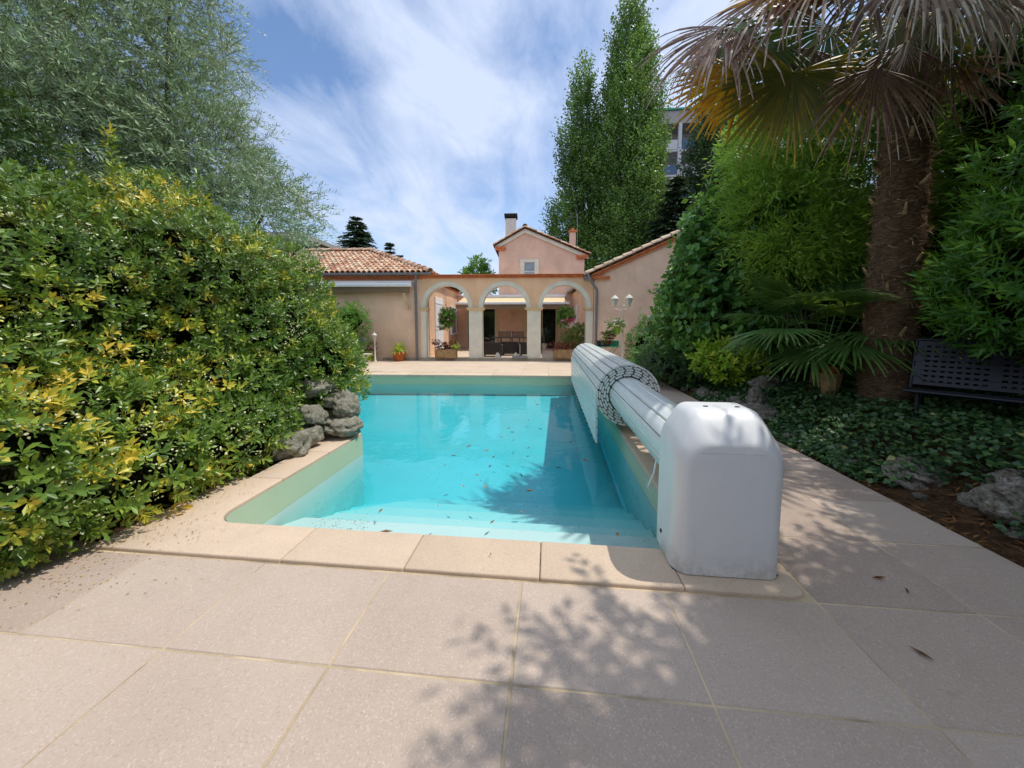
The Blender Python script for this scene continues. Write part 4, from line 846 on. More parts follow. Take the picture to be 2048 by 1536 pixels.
for a in [((1.95,4.6,4.80), (-.75,-.15,-.65), (-.2,-.9,.5), 1.0, 2.7, 34, .34, 'fan_dead', dead, .42, .10),
          ((2.25,4.9,4.95), (-.8,.1,-.3), (0,-.5,.9), .95, 2.6, 30, .26, 'fan_dead', dead, .42, .12),
          ((2.80,4.75,4.35), (-.3,-.1,-.95), (-.15,-1,.1), 1.05, 4.3, 46, .07, 'fan_yellow', yel, .5, .04),
          ((2.35,5.0,4.55), (-.75,.0,-.7), (-.1,-1,.2), .85, 3.0, 34, .1, 'fan_yellow', lambda a, r: .62+.3*r+rng.normal()*.1, .6, .05),
          ((2.75,4.2,4.95), (-.75,-.1,-.55), (-.5,-.4,.75), 1.15, 2.6, 36, .33, 'fan_dead', dead, .4, .09),
          ((2.95,4.4,5.0), (-.9,.1,.1), (-.2,-.5,.9), .95, 3.2, 34, .12, 'fan_yellow', lambda a, r: .5+.35*r+rng.normal()*.1, .6, .05),
          ((3.35,3.95,4.72), (-.15,-.45,-.8), (-.1,-.85,.5), .98, 3.3, 40, .42, 'fan_dead', lambda a, r: .35+.6*r+rng.normal()*.15, .38, .09),
          ((3.55,4.6,4.25), (-.25,-.15,-.95), (-.2,-.95,.1), 1.0, 2.5, 36, .30, 'fan_dead', dead, .38, .1),
          ((3.15,4.3,4.9), (-.3,-.3,-.7), (-.1,-.9,.4), .95, 3.0, 36, .40, 'fan_dead', dead, .4, .09),
          ((4.2,4.35,4.75), (.15,-.35,-.9), (0,-.9,.4), .85, 2.8, 36, .38, 'fan_dead', dead, .42, .09),
          ((4.75,4.5,4.8), (.35,-.3,-.85), (0,-.9,.4), .9, 2.8, 34, .36, 'fan_dead', dead, .42, .09),
          ((3.9,4.7,4.55), (-.05,-.2,-1), (0,-1,.1), .9, 2.2, 30, .2, 'fan_dead', lambda a, r: .1+.3*r+rng.normal()*.1, .4, .1),
          ((2.6,5.1,5.0), (-.8,.1,-.4), (-.1,-.8,.5), 1.0, 3.6, 40, .12, 'fan_green', grn, .55, .05),
          ((3.3,5.0,5.0), (-.5,-.1,-.7), (-.1,-1,.2), 1.0, 4.0, 42, .1, 'fan_green', grn, .55, .05),
          ((4.1,4.9,4.95), (0,-.2,-.9), (0,-1,.2), .95, 3.6, 38, .12, 'fan_yellow', yel, .55, .05),
          ((5.0,4.7,5.0), (.4,-.2,-.7), (.1,-.9,.3), .95, 3.6, 38, .12, 'fan_green', grn, .55, .05),
          ((3.5,5.1,4.6), (-.3,-.1,-.95), (-.2,-1,.1), .95, 3.6, 38, .08, 'fan_green', grn, .6, .04),
          ((2.45,4.5,5.05), (-.6,-.3,-.6), (-.3,-.7,.6), 1.0, 2.8, 34, .36, 'fan_dead', dead, .4, .1),
          ((3.75,4.3,4.9), (.0,-.3,-.9), (0,-.9,.4), .95, 2.8, 36, .4, 'fan_dead', lambda a, r: .3+.6*r+rng.normal()*.15, .38, .1),
          ((3.05,4.9,4.7), (-.4,0,-.9), (-.2,-.95,.2), .95, 2.8, 34, .3, 'fan_dead', dead, .4, .1),
          ((4.5,4.9,4.6), (.2,-.1,-.95), (.1,-1,.1), .85, 2.5, 32, .3, 'fan_dead', dead, .4, .1),
          ((5.5,4.9,4.9), (.7,-.1,-.6), (.4,-.7,.5), 1.0, 2.8, 34, .3, 'fan_dead', dead, .42, .09),
          ((5.3,5.9,5.0), (.5,.5,-.6), (.4,.4,.7), 1.0, 2.8, 30, .3, 'fan_dead', dead, .42, .09),
          ((3.9,6.1,5.0), (-.5,.6,-.5), (-.2,.5,.8), 1.0, 2.8, 30, .3, 'fan_dead', dead, .42, .09)]: frond(*a)
for k in range(13):
    th = 2*PI*k/13+.2; el = random.uniform(.1, 1.0); d = np.array([math.cos(th)*math.cos(el), math.sin(th)*math.cos(el), math.sin(el)])
    h = CT+PB+d*1.25+np.array([0, 0, .1]); frond(h, d+np.array([0, 0, -.15]), np.cross(np.cross(d, [0, 0, 1.]), d)+.001, .95, 4.4, 38, .07, 'fan_green' if k % 3 else 'fan_yellow', grn if k % 3 else yel, .6, .04)

# young fan palm below
yp = thing('young_fan_palm', 'low dark green fan palm between the bamboo and the urn', 'palm', (4.25, 6.1, .3))
for k in range(24):
    th = k*2.4; el = random.uniform(-.1, .95); d = np.array([math.cos(th)*math.cos(el), math.sin(th)*math.cos(el)*.7-.12, math.sin(el)])
    h = np.array([0, 0, .85])+d*random.uniform(.6, 1.15); m = MB()
    fan(m, h, d+np.array([0, 0, -.35]), np.cross(np.cross(d, [0, 0, 1.]), d)+.001, .78, 3.6, 30, .16, .45, 0, .05, grn)
    f = smesh(m, 'frond', M['fan_green'], yp)
    MB().tube([(0, 0, .45), tuple(h*.6+np.array([0, 0, .15])), tuple(h)], [.015, .01, .008], 5).build('petiole', M['fan_green'], f)
MB().tube([(0, 0, -.1), (0, 0, .55)], [.13, .1], 10).build('trunk', M['fibre'], yp)
def swords(name, label, cat, base, n, L, W, mat, el=(.1, 1.4), sag=.25, parent=None, z=0, tf=None, group=None):
    root = thing(name, label, cat, base, 0, group) if not parent else parent; m = MB()
    for k in range(n):
        th = k*2.399; e = random.uniform(*el); d = np.array([math.cos(th)*math.cos(e), math.sin(th)*math.cos(e), math.sin(e)]); l_ = L*random.uniform(.75, 1.1)
        sd = np.array([-math.sin(th), math.cos(th), 0]); p = np.array([0, 0, z])+d*.02; vs = []; K = 6; dd = d.copy()
        for q in range(K+1):
            s_ = q/K; w_ = W*(.55+.45*math.sin(min(1, s_*2.2)*PI/2))*(1-s_**3)/2+.0008; up_ = np.cross(dd, sd); vs += [tuple(p+sd*w_), tuple(p-up_*w_*.5*np.sign(up_[2]+1e-6)), tuple(p-sd*w_)]
            dd = unit(dd+np.array([0, 0, -1.])*sag*s_*1.5); p = p+dd*l_/K
        b0 = len(m.v); m.v += vs
        for q in range(K): o_ = b0+3*q; m.f += [(o_, o_+1, o_+4, o_+3), (o_+1, o_+2, o_+5, o_+4)]
        tv = random.random() if not tf else tf(); m.t += [tv]*2*K
    smesh(m, 'foliage', mat, root); return root
swords('yucca', 'dark spiky yucca in front of the gabled pink wall', 'yucca', (3.25, 9.5, 1.05), 60, .85, .045, M['yucca'], (-.5, 1.4), .03)
MB().tube([(.05, 0, -1.0), (0, 0, .05)], [.07, .05], 8).build('stem', M['fibre'], bpy.data.objects['yucca'])

# ivy and litter on the bank
n = 60000; x = 2.93+6*rng.random(n)**1.5; y = 1.2+9.5*rng.random(n)
P = np.stack([x, y, 0*x], 1); den = noise3(P, 2.0, 40)+np.clip((x-2.9)*1.8, 0, 1.1)-.02-.35*(y < 2.3)+.5*(y > 3.4)-.55*((y > 5.6) & (x < 3.45)); k_ = den > rng.random(n)*.5; P = P[k_]
ff = np.clip((P[:, 0]-2.84)/1.5, 0, 1); ff = ff*ff*(3-2*ff); hz_ = -.035+ff*.36+(noise3(P, 2.3, 3)*.05+.03)*ff
hh = rng.random(len(P)); P[:, 2] = hz_+.03+.2*hh*np.clip((P[:, 0]-2.9)*1.5, .1, 1)*(1+.6*noise3(P, 2.6, 41))
D = unit(rng.normal(size=P.shape)*np.array([1, 1, .3])+np.array([-.3, -.4, .05])); N = unit(rng.normal(size=P.shape)*.45+np.array([-.2, -.3, 1.]))
tag(leaf_mesh('ivy', P, D, N, .055*(.6+.8*rng.random(len(P))), .046*(.7+.6*rng.random(len(P))), .3+.35*hh+rng.normal(size=len(P))*.15, M['ivy'], None, True, .25), kind='stuff')
n = 3800; x = 2.82+2.2*rng.random(n)**1.6; y = .3+10*rng.random(n); P = np.stack([x, y, 0*x], 1); ff = np.clip((x-2.84)/1.5, 0, 1); ff = ff*ff*(3-2*ff); P[:, 2] = -.025+ff*.36+(noise3(P, 2.3, 3)*.05+.03)*ff+.01
D = unit(rng.normal(size=P.shape)*np.array([1, 1, .15])); tag(leaf_mesh('leaf_litter', P, D, np.array([0, 0, 1.])+rng.normal(size=P.shape)*.3, .08*(.3+rng.random(n)), .016, .7*rng.random(n)**1.5, M['debris'], None, True, .1), kind='stuff')
n = 5200; y = 1.0+2.0*rng.random(n); x = -2.72-1.3*rng.random(n)**.8+.9*(rng.random(n)**3)-.35*(y < 1.6); k_ = (noise3(np.stack([x, y, 0*x], 1), 3, 44) > -.35+1.2*(rng.random(n)-.3)); x, y = x[k_], y[k_]
k_ = ~((x > -2.46) & (y > 2.25)) & (x > -4); x, y = x[k_], y[k_]; P = np.stack([x, y, np.where(y > 1.925, .0285, .0035)], 1)
tag(leaf_mesh('fallen_petals', P, unit(rng.normal(size=P.shape)*np.array([1, 1, .05])), np.array([0, 0, 1.])+rng.normal(size=P.shape)*.15, .014*(.5+rng.random(len(P))), .006, rng.random(len(P)), M['litter'], None, False, 0), kind='stuff')
n = 900; x = -2.2+3*rng.random(n); y = 2.45+6.5*rng.random(n)**1.5; k_ = noise3(np.stack([x, y, 0*x], 1), 2, 45) > .1; x, y = x[k_], y[k_]
x2 = .9-.35*rng.random(260)**2; y2 = 2.4+7*rng.random(260); x3 = -1.95+.5*rng.random(160); y3 = 2.5+.35*rng.random(160)
x = np.concatenate([x, x2, x3]); y = np.concatenate([y, y2, y3]); P = np.stack([x, y, np.full(len(x), WZ+.003)], 1)
tag(leaf_mesh('floating_specks', P, unit(rng.normal(size=P.shape)*np.array([1, 1, .02])), np.tile([0, 0, 1.], (len(P), 1)), .018*(.4+rng.random(len(P))), .007, .4*rng.random(len(P)), M['debris'], None, False, 0), kind='stuff')
def loose_leaf(name, label, cat, group, spots, z, L):
    first = None
    for i, (x, y, s_) in enumerate(spots):
        if i < 3:
            o = leaf_mesh(name, np.zeros((1, 3)), np.array([[1., 0, .05]]), np.array([[.1, .1, 1.]]), L, L*(.2+.08*i), np.array([.2+.35*i]), M['debris'], None, True, .05+.1*i, .5); proto_ = locals().get('protos', []); 
            PR.append(o)
        else: o = PR[-3+i % 3].copy(); COL.objects.link(o)
        o.location = (x, y, z); o.rotation_euler = (0, 0, random.random()*6.28); o.scale = (s_, s_, s_); tag(o, label, cat, group)
PR = []
loose_leaf('floating_leaf', 'dry narrow leaf floating on the pool water', 'leaf', 'dry leaves floating on the pool', [(random.uniform(-1.6, .8), 2.5+5.5*random.random()**1.5, random.uniform(.5, 1.3)) for _ in range(46)], WZ+.006, .085)
PR = []
for lb_, (x, y), s_ in (('long dry leaf nearest the roller housing on the shaded paving', (1.84, 2.13), 1.0), ('small black curled leaf on the shaded paving', (1.93, 2.02), .6), ('brown dry leaf nearest the camera on the shaded paving', (1.66, 1.6), .9), ('reddish dry leaf at the right edge of the paving', (2.7, 1.85), .9), ('tiny dark leaf on the coping near the water', (-.35, 2.1), .35)):
    loose_leaf('fallen_leaf', lb_, 'leaf', None, [(x, y, s_)], .012 if y < 2.05 or x > 1.5 else .036, .095)

# ------------------------------------------------------------------ rocks
def rock_mesh(seed, pit=.0):
    bm = bmesh.new(); bmesh.ops.create_icosphere(bm, subdivisions=4, radius=1); P = np.array([v.co[:] for v in bm.verts])
    r = 1+.28*noise3(P, 1.5, seed)+.12*noise3(P, 4, seed+1)+.05*noise3(P, 10, seed+2)-pit*np.clip(noise3(P, 6, seed+3)-.15, 0, 1)
    P = P*r[:, None]; P[:, 2] = np.where(P[:, 2] < -.55, -.55, P[:, 2])
    for v, q in zip(bm.verts, P): v.co = q
    me = bpy.data.meshes.new('rock'); bm.to_mesh(me); bm.free(); me.shade_smooth(); return me
RM = [rock_mesh(60+7*k, .35) for k in range(5)]; LM = []
for k, me in enumerate(RM):
    m2 = me.copy(); m2.materials.append(M['lava']); LM.append(m2); me.materials.append(M['rock'])
def rock(label, loc, sc, me, rz=None, group=None):
    o = bpy.data.objects.new('rock', me); COL.objects.link(o); o.location = loc; o.scale = sc; o.rotation_euler = (random.uniform(-.3, .3), random.uniform(-.3, .3), random.uniform(0, 6.3) if rz is None else rz)
    return tag(o, label, 'rock', group)
GL = 'pitted stones of the rockery at the pool corner'
for lb_, loc, sc, k in (('pale boulder lowest in the rockery nearest the camera', (-2.84, 3.62, .12), (.2, .2, .15), 0), ('flat stone overhanging the inner pool corner', (-2.6, 4.22, .15), (.26, .2, .12), 1), ('dark stone behind the overhanging stone at the pool corner', (-2.8, 4.45, .42), (.2, .18, .15), 2),
                        ('rounded stone in the middle of the rockery', (-2.82, 4.0, .33), (.15, .14, .15), 3), ('stone half under the hedge at left of the rockery', (-3.12, 3.85, .36), (.2, .2, .18), 4), ('topmost stone of the rockery under the leaves', (-2.95, 4.3, .6), (.2, .2, .14), 0),
                        ('upright stone at the back of the rockery', (-2.68, 4.5, .3), (.16, .16, .26), 1), ('small stone wedged between the pale boulder and the flat stone', (-2.78, 3.85, .12), (.13, .15, .12), 3), ('low dark stone at the foot of the hedge beside the coping', (-3.1, 3.5, .12), (.18, .2, .14), 2),
   ('broad stone at the back of the rockery above the water', (-2.9, 4.52, .15), (.3, .16, .24), 0), ('stone half buried behind the pale boulder', (-3.1, 4.05, .12), (.25, .25, .2), 1), ('pale stone above the flat overhanging one', (-2.62, 4.34, .36), (.15, .14, .13), 3)):
    rock(lb_, loc, sc, LM[k], group=GL)
GR = 'small rocks edging the shady bed'
for i in range(34):
    y = 3.2+i*.2+random.uniform(-.08, .08) if i < 30 else random.uniform(6, 7.6); x = 3.0+random.random()*.28+(.35 if i >= 26 else 0); s_ = random.uniform(.05, .13)*(1.2 if 12 < i < 24 else .7)
    rock('small weathered rock edging the shady planted bed', (x, y, bank(x, y)+s_*.25), (s_*random.uniform(.8, 1.3), s_*random.uniform(.8, 1.3), s_*.8), RM[i % 5], group=GR)
for lb_, loc, sc, k in (('large pale pitted boulder with moss at the right edge', (3.68, 2.85, .06), (.5, .36, .24), 0), ('brown mossy boulder left of the large pale one', (3.35, 3.5, .05), (.26, .24, .13), 1), ('pale upright rock in the middle of the shady bed edge', (3.3, 6.0, .24), (.16, .15, .2), 2), ('whitish rock further back near the young fan palm', (3.75, 6.6, .4), (.2, .2, .16), 3), ('long flat rock beside the pale upright one', (3.15, 5.6, .12), (.24, .3, .14), 4), ('dark rock at the near right corner of the bed', (3.6, 2.0, .0), (.3, .3, .14), 4)):
    rock(lb_, loc, sc, RM[k])

# ------------------------------------------------------------------ garden furniture
ur = thing('plant_urn', 'fluted pale stone urn holding a leafy potted plant beside the palm', 'planter', (4.02, 5.55, bank(4.02, 5.55)+.0))
m = MB(); K = 32; prof = [(.075, 0), (.085, .05), (.10, .2), (.125, .38), (.135, .42), (.12, .42)]
for j, (r, z) in enumerate(prof): m.v += [((r*(1+.05*math.cos(8*2*PI*k/K)))*math.cos(2*PI*k/K), (r*(1+.05*math.cos(8*2*PI*k/K)))*math.sin(2*PI*k/K), z) for k in range(K)]
m.f = [(j*K+k, j*K+(k+1) % K, (j+1)*K+(k+1) % K, (j+1)*K+k) for j in range(5) for k in range(K)]+[tuple(range(K-1, -1, -1)), tuple(5*K+k for k in range(K))]; m.t = [.5]*len(m.f)
m.build('bowl', M['trough'], ur, True); MB().lathe([(.09, 0), (.115, .08), (.12, .08), (.12, .1), (.1, .1)], 20, (0, 0, .42)).build('inner_pot', M['terracotta'], ur, True)
swords('x', '', '', (0, 0, 0), 70, .48, .03, M['laurel'], (.05, 1.35), .2, ur, .5)

bn = thing('garden_bench', 'dark blue perforated metal bench half hidden under the shrub at right', 'bench', (4.68, 3.98, .27), R(-48))
def perforated(x0, x1, nx_, z_of, rows, name):   # punched sheet built as strips with slots
    m = MB(); L = x1-x0
    for r_, (pa, pb, slot) in enumerate(rows):
        pa, pb = Vector((0,)+pa), Vector((0,)+pb)
        if not slot: m.bar(pa+Vector((x0, 0, 0)), pa+Vector((x1, 0, 0)), .0, .0) if False else m.add([(x0, pa.y, pa.z), (x1, pa.y, pa.z), (x1, pb.y, pb.z), (x0, pb.y, pb.z)], [(0, 1, 2, 3)])
        else:
            q = 26; 
            for k in range(q):
                a = x0+L*k/q; b = a+L/q*(.42 if k % 9 else 1); m.add([(a, pa.y, pa.z), (b, pa.y, pa.z), (b, pb.y, pb.z), (a, pb.y, pb.z)], [(0, 1, 2, 3)])
    return m
def rowset(p0, p1, n):
    out = []; p0, p1 = Vector(p0), Vector(p1)
    for k in range(n):
        a, b, c = p0.lerp(p1, k/n), p0.lerp(p1, (k+.62)/n), p0.lerp(p1, (k+1)/n); out += [(tuple(a), tuple(b), False), (tuple(b), tuple(c), k < n-1)]
    return out
for nm, p0, p1, nr_ in (('seat', (-.24, .45), (.2, .42), 7), ('backrest', (.22, .47), (.42, .98), 9)):
    o = perforated(-.8, .8, 26, None, rowset(p0, p1, nr_), nm).build(nm, M['navy_metal'], bn); so_ = o.modifiers.new('thick', 'SOLIDIFY'); so_.thickness = .008
MB().tube([(-.8, -.25, .44), (.8, -.25, .44)], .018, 8).tube([(-.8, .43, .99), (.8, .43, .99)], .018, 8).tube([(-.8, -.25, .44), (-.8, .21, .42), (-.8, .43, .99)], .016, 8).tube([(.8, -.25, .44), (.8, .21, .42), (.8, .43, .99)], .016, 8).build('frame', M['navy_metal'], bn, True)
for x in (-.7, .7):
    for y in (-.2, .25): MB().tube([(x, y*.8, .43), (x, y*1.2, -.02)], .018, 8).build('leg', M['navy_metal'], bn, True)

def lantern(m1, m2, c, s_=1.):
    x, y, z = c; h = 6
    m1.lathe([(.02*s_, 0), (.045*s_, .02*s_), (.05*s_, .035*s_)], h, c); m1.lathe([(.11*s_, .2*s_), (.115*s_, .215*s_), (.07*s_, .27*s_), (.03*s_, .3*s_), (.012*s_, .32*s_), (.018*s_, .34*s_), (.004*s_, .38*s_)], h, c)
    for k in range(h): a = 2*PI*k/h; m1.bar((x+.05*s_*math.cos(a), y+.05*s_*math.sin(a), z+.03*s_), (x+.09*s_*math.cos(a), y+.09*s_*math.sin(a), z+.2*s_), .008*s_)
    m2.lathe([(.045*s_, .036*s_), (.084*s_, .199*s_)], h, c)
t = NT('frosted_lamp_glass'); M['lampglass'] = t.done(t.pbr(lin((200, 204, 196)), .25, .6))
gl = thing('lamp_post', 'tall white garden lamp post with lanterns beside the pink gable wall', 'lamp post', (2.43, 12.2, -.03))
MB().lathe([(.09, 0), (.09, .05), (.05, .1), (.035, .3), (.03, 1.2), (.036, 1.22), (.028, 1.26), (.024, 2.02), (.04, 2.06), (.015, 2.12)], 14).build('post', M['white_old'], gl, True)
for dx, dy in ((-.28, .05), (.12, -.22), (.2, .2)):
    a1 = MB().tube([(0, 0, 1.98), (dx*.5, dy*.5, 1.93), (dx, dy, 2.0), (dx, dy, 2.06)], .012, 6).build('arm', M['white_old'], gl, True); a_, b_ = MB(), MB(); lantern(a_, b_, (dx, dy, 2.06), 1.15)
    ln_ = a_.build('lantern', M['white_old'], gl); b_.build('lamp_glass', M['lampglass'], ln_)
bl = thing('bollard_lamp', 'small white bollard lantern in front of the left pink wall', 'lamp', (-6.68, 13.25, 0))
MB().lathe([(.06, 0), (.06, .04), (.035, .08), (.028, .5), (.026, .78), (.04, .8), (.02, .83)], 12).build('post', M['white_old'], bl, True); a_, b_ = MB(), MB(); lantern(a_, b_, (0, 0, .82), .95); ln_ = a_.build('lantern', M['white_old'], bl); b_.build('lamp_glass', M['lampglass'], ln_)

def flowers(root, c, r, n, mat, s_=.05, name='flowers'):
    P = np.array(c)+unit(rng.normal(size=(n, 3)))*np.array(r)*(.5+.6*rng.random((n, 1))); P = np.repeat(P, 4, 0); leaf_mesh(name, P, unit(rng.normal(size=P.shape)), rng.normal(size=P.shape), s_, s_*.8, np.repeat(rng.random(n), 4), M[mat], root, False, .2, wide=.55)
def foliage(root, ells, n, per, L, W, mat, style='whorl', t0=.5, name='foliage', **k):
    p, nr, fc = shell(ells, n, .6, .45, 7, -9, 3, .5)
    P, D, N, sd = whorls(p, nr, per, L) if style == 'whorl' else sprays(p, nr, per, .2, .7, .1, .5, .3)
    leaf_mesh(name, P, D, N, L*(.6+.7*rng.random(len(P))), W, t0+rng.normal(size=len(P))*.22, M[mat], root, False)
sp_ = thing('spider_plant_pot', 'terracotta bowl with yellow green spider plant against the left pink wall', 'potted plant', FP(-.82, -.32, 0))
MB().lathe([(.15, 0), (.19, .06), (.235, .26), (.26, .3), (.265, .35), (.24, .36), (.22, .33)], 24).build('pot', M['terracotta'], sp_, True); swords('x', '', '', (0, 0, 0), 95, .5, .034, M['spider'], (.15, 1.4), .34, sp_, .34)
def trough(label, u, planting):
    t_ = fthing('stone_trough', label, 'planter', u, -.02, .1, 'stone troughs under the arches')
    m = MB().box(-.42, .42, -.2, .2, .0, .36); m.build('trough', M['trough'], t_, bevel=.035, seg=3); planting(t_); return t_
def pl1(t_): foliage(t_, [(-.2,0,.5,.25,.15,.16), (.15,0,.48,.3,.15,.12)], 60, 8, .1, .035, 'purple'); foliage(t_, [(.35,0,.42,.2,.15,.12)], 30, 8, .07, .03, 'spider', name='trailing_plant'); swords('x', '', '', (0, 0, 0), 18, .4, .03, M['purple'], (.2, .9), .1, t_, .36)
def pl2(t_): foliage(t_, [(0,0,.45,.45,.16,.12)], 90, 8, .08, .03, 'purple', t0=.7)
trough('long stone trough with dark purple leaves under the left arch', .98, pl1); trough('long stone trough partly hidden by the cover roller under the right arch', 5.65, pl2)
plant('corner_shrub', 'olive green bushy shrub behind the right stone trough', 'shrub', FP(6.1, .9, 0), [(FP(6.1,.9)[0],FP(6.1,.9)[1],.75,.5,.4,.5), (FP(6.35,.8)[0],FP(6.35,.8)[1],1.15,.3,.35,.3)], 420, 9, .085, .03, M['pitto'], 'whorl', trunk=.015, inner=.6, seed=70, tintf=lambda P, t: t*.7)
def basket(label, u, z, pink):
    b_ = fthing('hanging_basket', label, 'hanging basket', u, .0, z, 'hanging flower baskets')
    MB().lathe([(.05, -.16), (.12, -.1), (.15, 0), (.14, 0)], 14).build('bowl', M['black_plastic'], b_); MB().bar((0, 0, .9), (0, 0, .25), .008).bar((0, 0, .26), (.14, 0, 0), .005).bar((0, 0, .26), (-.14, 0, 0), .005).bar((0, 0, .26), (0, .14, 0), .005).build('chain', M['iron'], b_)
    foliage(b_, [(0,0,.05,.27,.24,.24), (0,0,-.18,.22,.2,.2)], 260, 8, .08, .045, 'laurel', t0=.35)
    if pink: flowers(b_, (.12, -.12, -.14), (.34, .26, .2), 90, 'flower_pink', .055, 'pink_flowers'); flowers(b_, (.1, -.1, -.32), (.26, .14, .12), 60, 'flower_white', .05, 'white_flowers')
    else: flowers(b_, (0, -.06, .0), (.32, .3, .24), 22, 'flower_pink', .045, 'flowers'); flowers(b_, (.22, 0, -.25), (.06, .08, .16), 14, 'flower_pink', .045, 'trailing_flowers'); foliage(b_, [(-.22,0,-.38,.1,.1,.14)], 12, 8, .07, .03, 'purple', name='trailing_leaves')
basket('hanging basket with green leaves and few red flowers in the left arch', 1.0, 1.68, False); basket('hanging basket with bright pink and white flowers in the right arch', 5.68, 1.72, True)

# dining set in the courtyard
FZ = .087
tb = fthing('patio_table', 'black wrought iron dining table under the cream awning', 'table', 3.4, 2.6, FZ)
MB().box(-.85, .85, -.45, .45, .72, .75).build('tabletop', M['iron'], tb, bevel=.01)
for x in (-.6, .6):
    for y in (-.3, .3): MB().tube([(x*.7, y*.7, .72), (x*.75, y*.8, .45), (x*1.05, y*1.1, .2), (x*1.1, y*1.2, 0)], .016, 6).build('leg', M['iron'], tb, True)
def ichair(label, u, v, rz, group):
    c = fthing('iron_chair', label, 'chair', u, v, FZ, group, rz)
    m = MB(); [m.box(-.25+.056*k, -.22+.056*k, -.24, .24, .42, .435) for k in range(9)]; m.box(-.26, .26, -.25, -.22, .41, .44).box(-.26, .26, .22, .25, .41, .44); m.build('seat', M['iron'], c)
    m = MB().bar((-.27, .26, .42), (-.29, .34, .98), .025).bar((.27, .26, .42), (.29, .34, .98), .025).bar((-.29, .34, .97), (.29, .34, .97), .025).bar((-.27, .31, .72), (.27, .31, .72), .02)
    for k in range(12): m.bar((-.24+.044*k, .315, .72), (-.25+.0455*k, .34, .97), .022)
    m.lathe([(.02, 0), (.02, .04), (.001, .06)], 6, (-.29, .34, .98)).lathe([(.02, 0), (.02, .04), (.001, .06)], 6, (.29, .34, .98)); m.build('backrest', M['iron'], c)
    for s_ in (-1, 1):
        MB().tube([(s_*.27, .3, .7), (s_*.29, .1, .72), (s_*.3, -.15, .66), (s_*.27, -.2, .42)], .014, 6).build('armrest', M['iron'], c)
        for y in (-.22, .24): MB().tube([(s_*.25, y, .42), (s_*.27, y*1.15, 0)], .014, 6).build('leg', M['iron'], c)
GC = 'wrought iron chairs round the patio table'
ichair('wrought iron chair on the far side of the table at left', 3.05, 3.4, 0, GC); ichair('wrought iron chair on the far side of the table at right', 3.72, 3.4, 0, GC)
ichair('wrought iron chair at the left end of the patio table', 2.25, 2.7, R(90), GC); ichair('wrought iron chair at the right end of the patio table', 4.6, 2.7, R(-90), GC)
GW = 'dark wicker armchairs seen from behind under the arches'
def wchair(label, u, v, w):
    c = fthing('wicker_armchair', label, 'armchair', u, v, FZ, GW)
    MB().box(-w/2, w/2, -.32, .3, .08, .34).build('seat_base', M['wicker'], c, bevel=.03); MB().prismx([(-.36, .08), (-.26, .08), (-.24, .6), (-.34, .62)], -w/2, w/2).build('backrest', M['wicker'], c, bevel=.03)
    for s_ in (-1, 1): MB().box(s_*w/2-.05, s_*w/2+.05, -.3, .3, .08, .5).build('armrest', M['wicker'], c, bevel=.03)
    MB().box(-w/2+.06, w/2-.06, -.22, .28, .345, .44).build('cushion', M['wicker'], c, bevel=.03)
    for s_ in (-1, 1):
        for y in (-.28, .24): MB().box(s_*(w/2-.06)-.025, s_*(w/2-.06)+.025, y, y+.05, 0, .08).build('foot', M['iron'], c)
wchair('dark wicker armchair half hidden by the second pillar', 2.72, 1.0, .8); wchair('dark wicker armchair between the two middle pillars', 3.45, 1.6, .72); wchair('dark wicker armchair half hidden by the third pillar', 4.25, 1.2, .7)
for u, lb_ in ((3.02, 'low white stone block left of the umbrella base under the middle arch'), (3.75, 'white stone block beside the grey post under the middle arch')):
    tag(MB().box(-.09, .09, -.08, .08, 0, .14).box(-.05, .05, -.04, .04, .141, .2).build('stone_block', M['white_old'], bevel=.01), lb_, 'block').location = FP(u, .18, .1)
ub = fthing('umbrella_stand', 'short grey post on a flat concrete slab under the middle arch', 'umbrella stand', 3.92, .1, .1)
MB().box(-.3, .3, -.22, .2, 0, .08).build('slab', M['concrete'], ub, bevel=.01); MB().lathe([(.03, .08), (.03, .5), (.034, .5), (.034, .53)], 12).build('tube', M['zinc'], ub, True)
wl = fthing('house_plant', 'tall pale leaved plant standing inside the right glass door', 'plant', 5.1, V0-.5, FZ)
MB().lathe([(.13, 0), (.17, .3), (.15, .3)], 14).build('pot', M['white_old'], wl); swords('x', '', '', (0, 0, 0), 22, .95, .05, M['yucca'], (.7, 1.5), .12, wl, .28)

# pool side furniture at left
lg = thing('garden_chair', 'white garden chair with grey blue mesh back partly behind the hedge', 'chair', (-7.35, 12.45, 0), R(100))
MB().add([(-.26, .25, .42), (.26, .25, .42), (.26, .48, 1.12), (-.26, .48, 1.12), (-.26, .27, .42), (.26, .27, .42), (.26, .5, 1.12), (-.26, .5, 1.12)], [(0, 1, 2, 3), (4, 7, 6, 5), (0, 4, 5, 1), (3, 2, 6, 7), (0, 3, 7, 4), (1, 5, 6, 2)]).build('backrest', M['screen_blue'], lg)
MB().box(-.26, .26, -.26, .26, .4, .42).build('seat', M['screen_blue'], lg)
MB().tube([(-.29, .24, .38), (-.29, .5, 1.15), (.29, .5, 1.15), (.29, .24, .38)], .017, 8).tube([(-.29, -.28, .41), (-.29, .26, .41)], .017, 8).tube([(.29, -.28, .41), (.29, .26, .41)], .017, 8).build('frame', M['white'], lg)
for s_ in (-1, 1):
    MB().tube([(s_*.3, .33, .66), (s_*.31, -.2, .66), (s_*.3, -.28, .6), (s_*.3, -.3, 0)], .02, 8).build('front_leg', M['white'], lg); MB().tube([(s_*.29, .28, .45), (s_*.3, .42, 0)], .018, 8).build('rear_leg', M['white'], lg)
st_ = thing('trellis_table', 'low cream wooden side table with crossed legs near the left wall', 'side table', (-6.85, 12.6, 0), R(4))
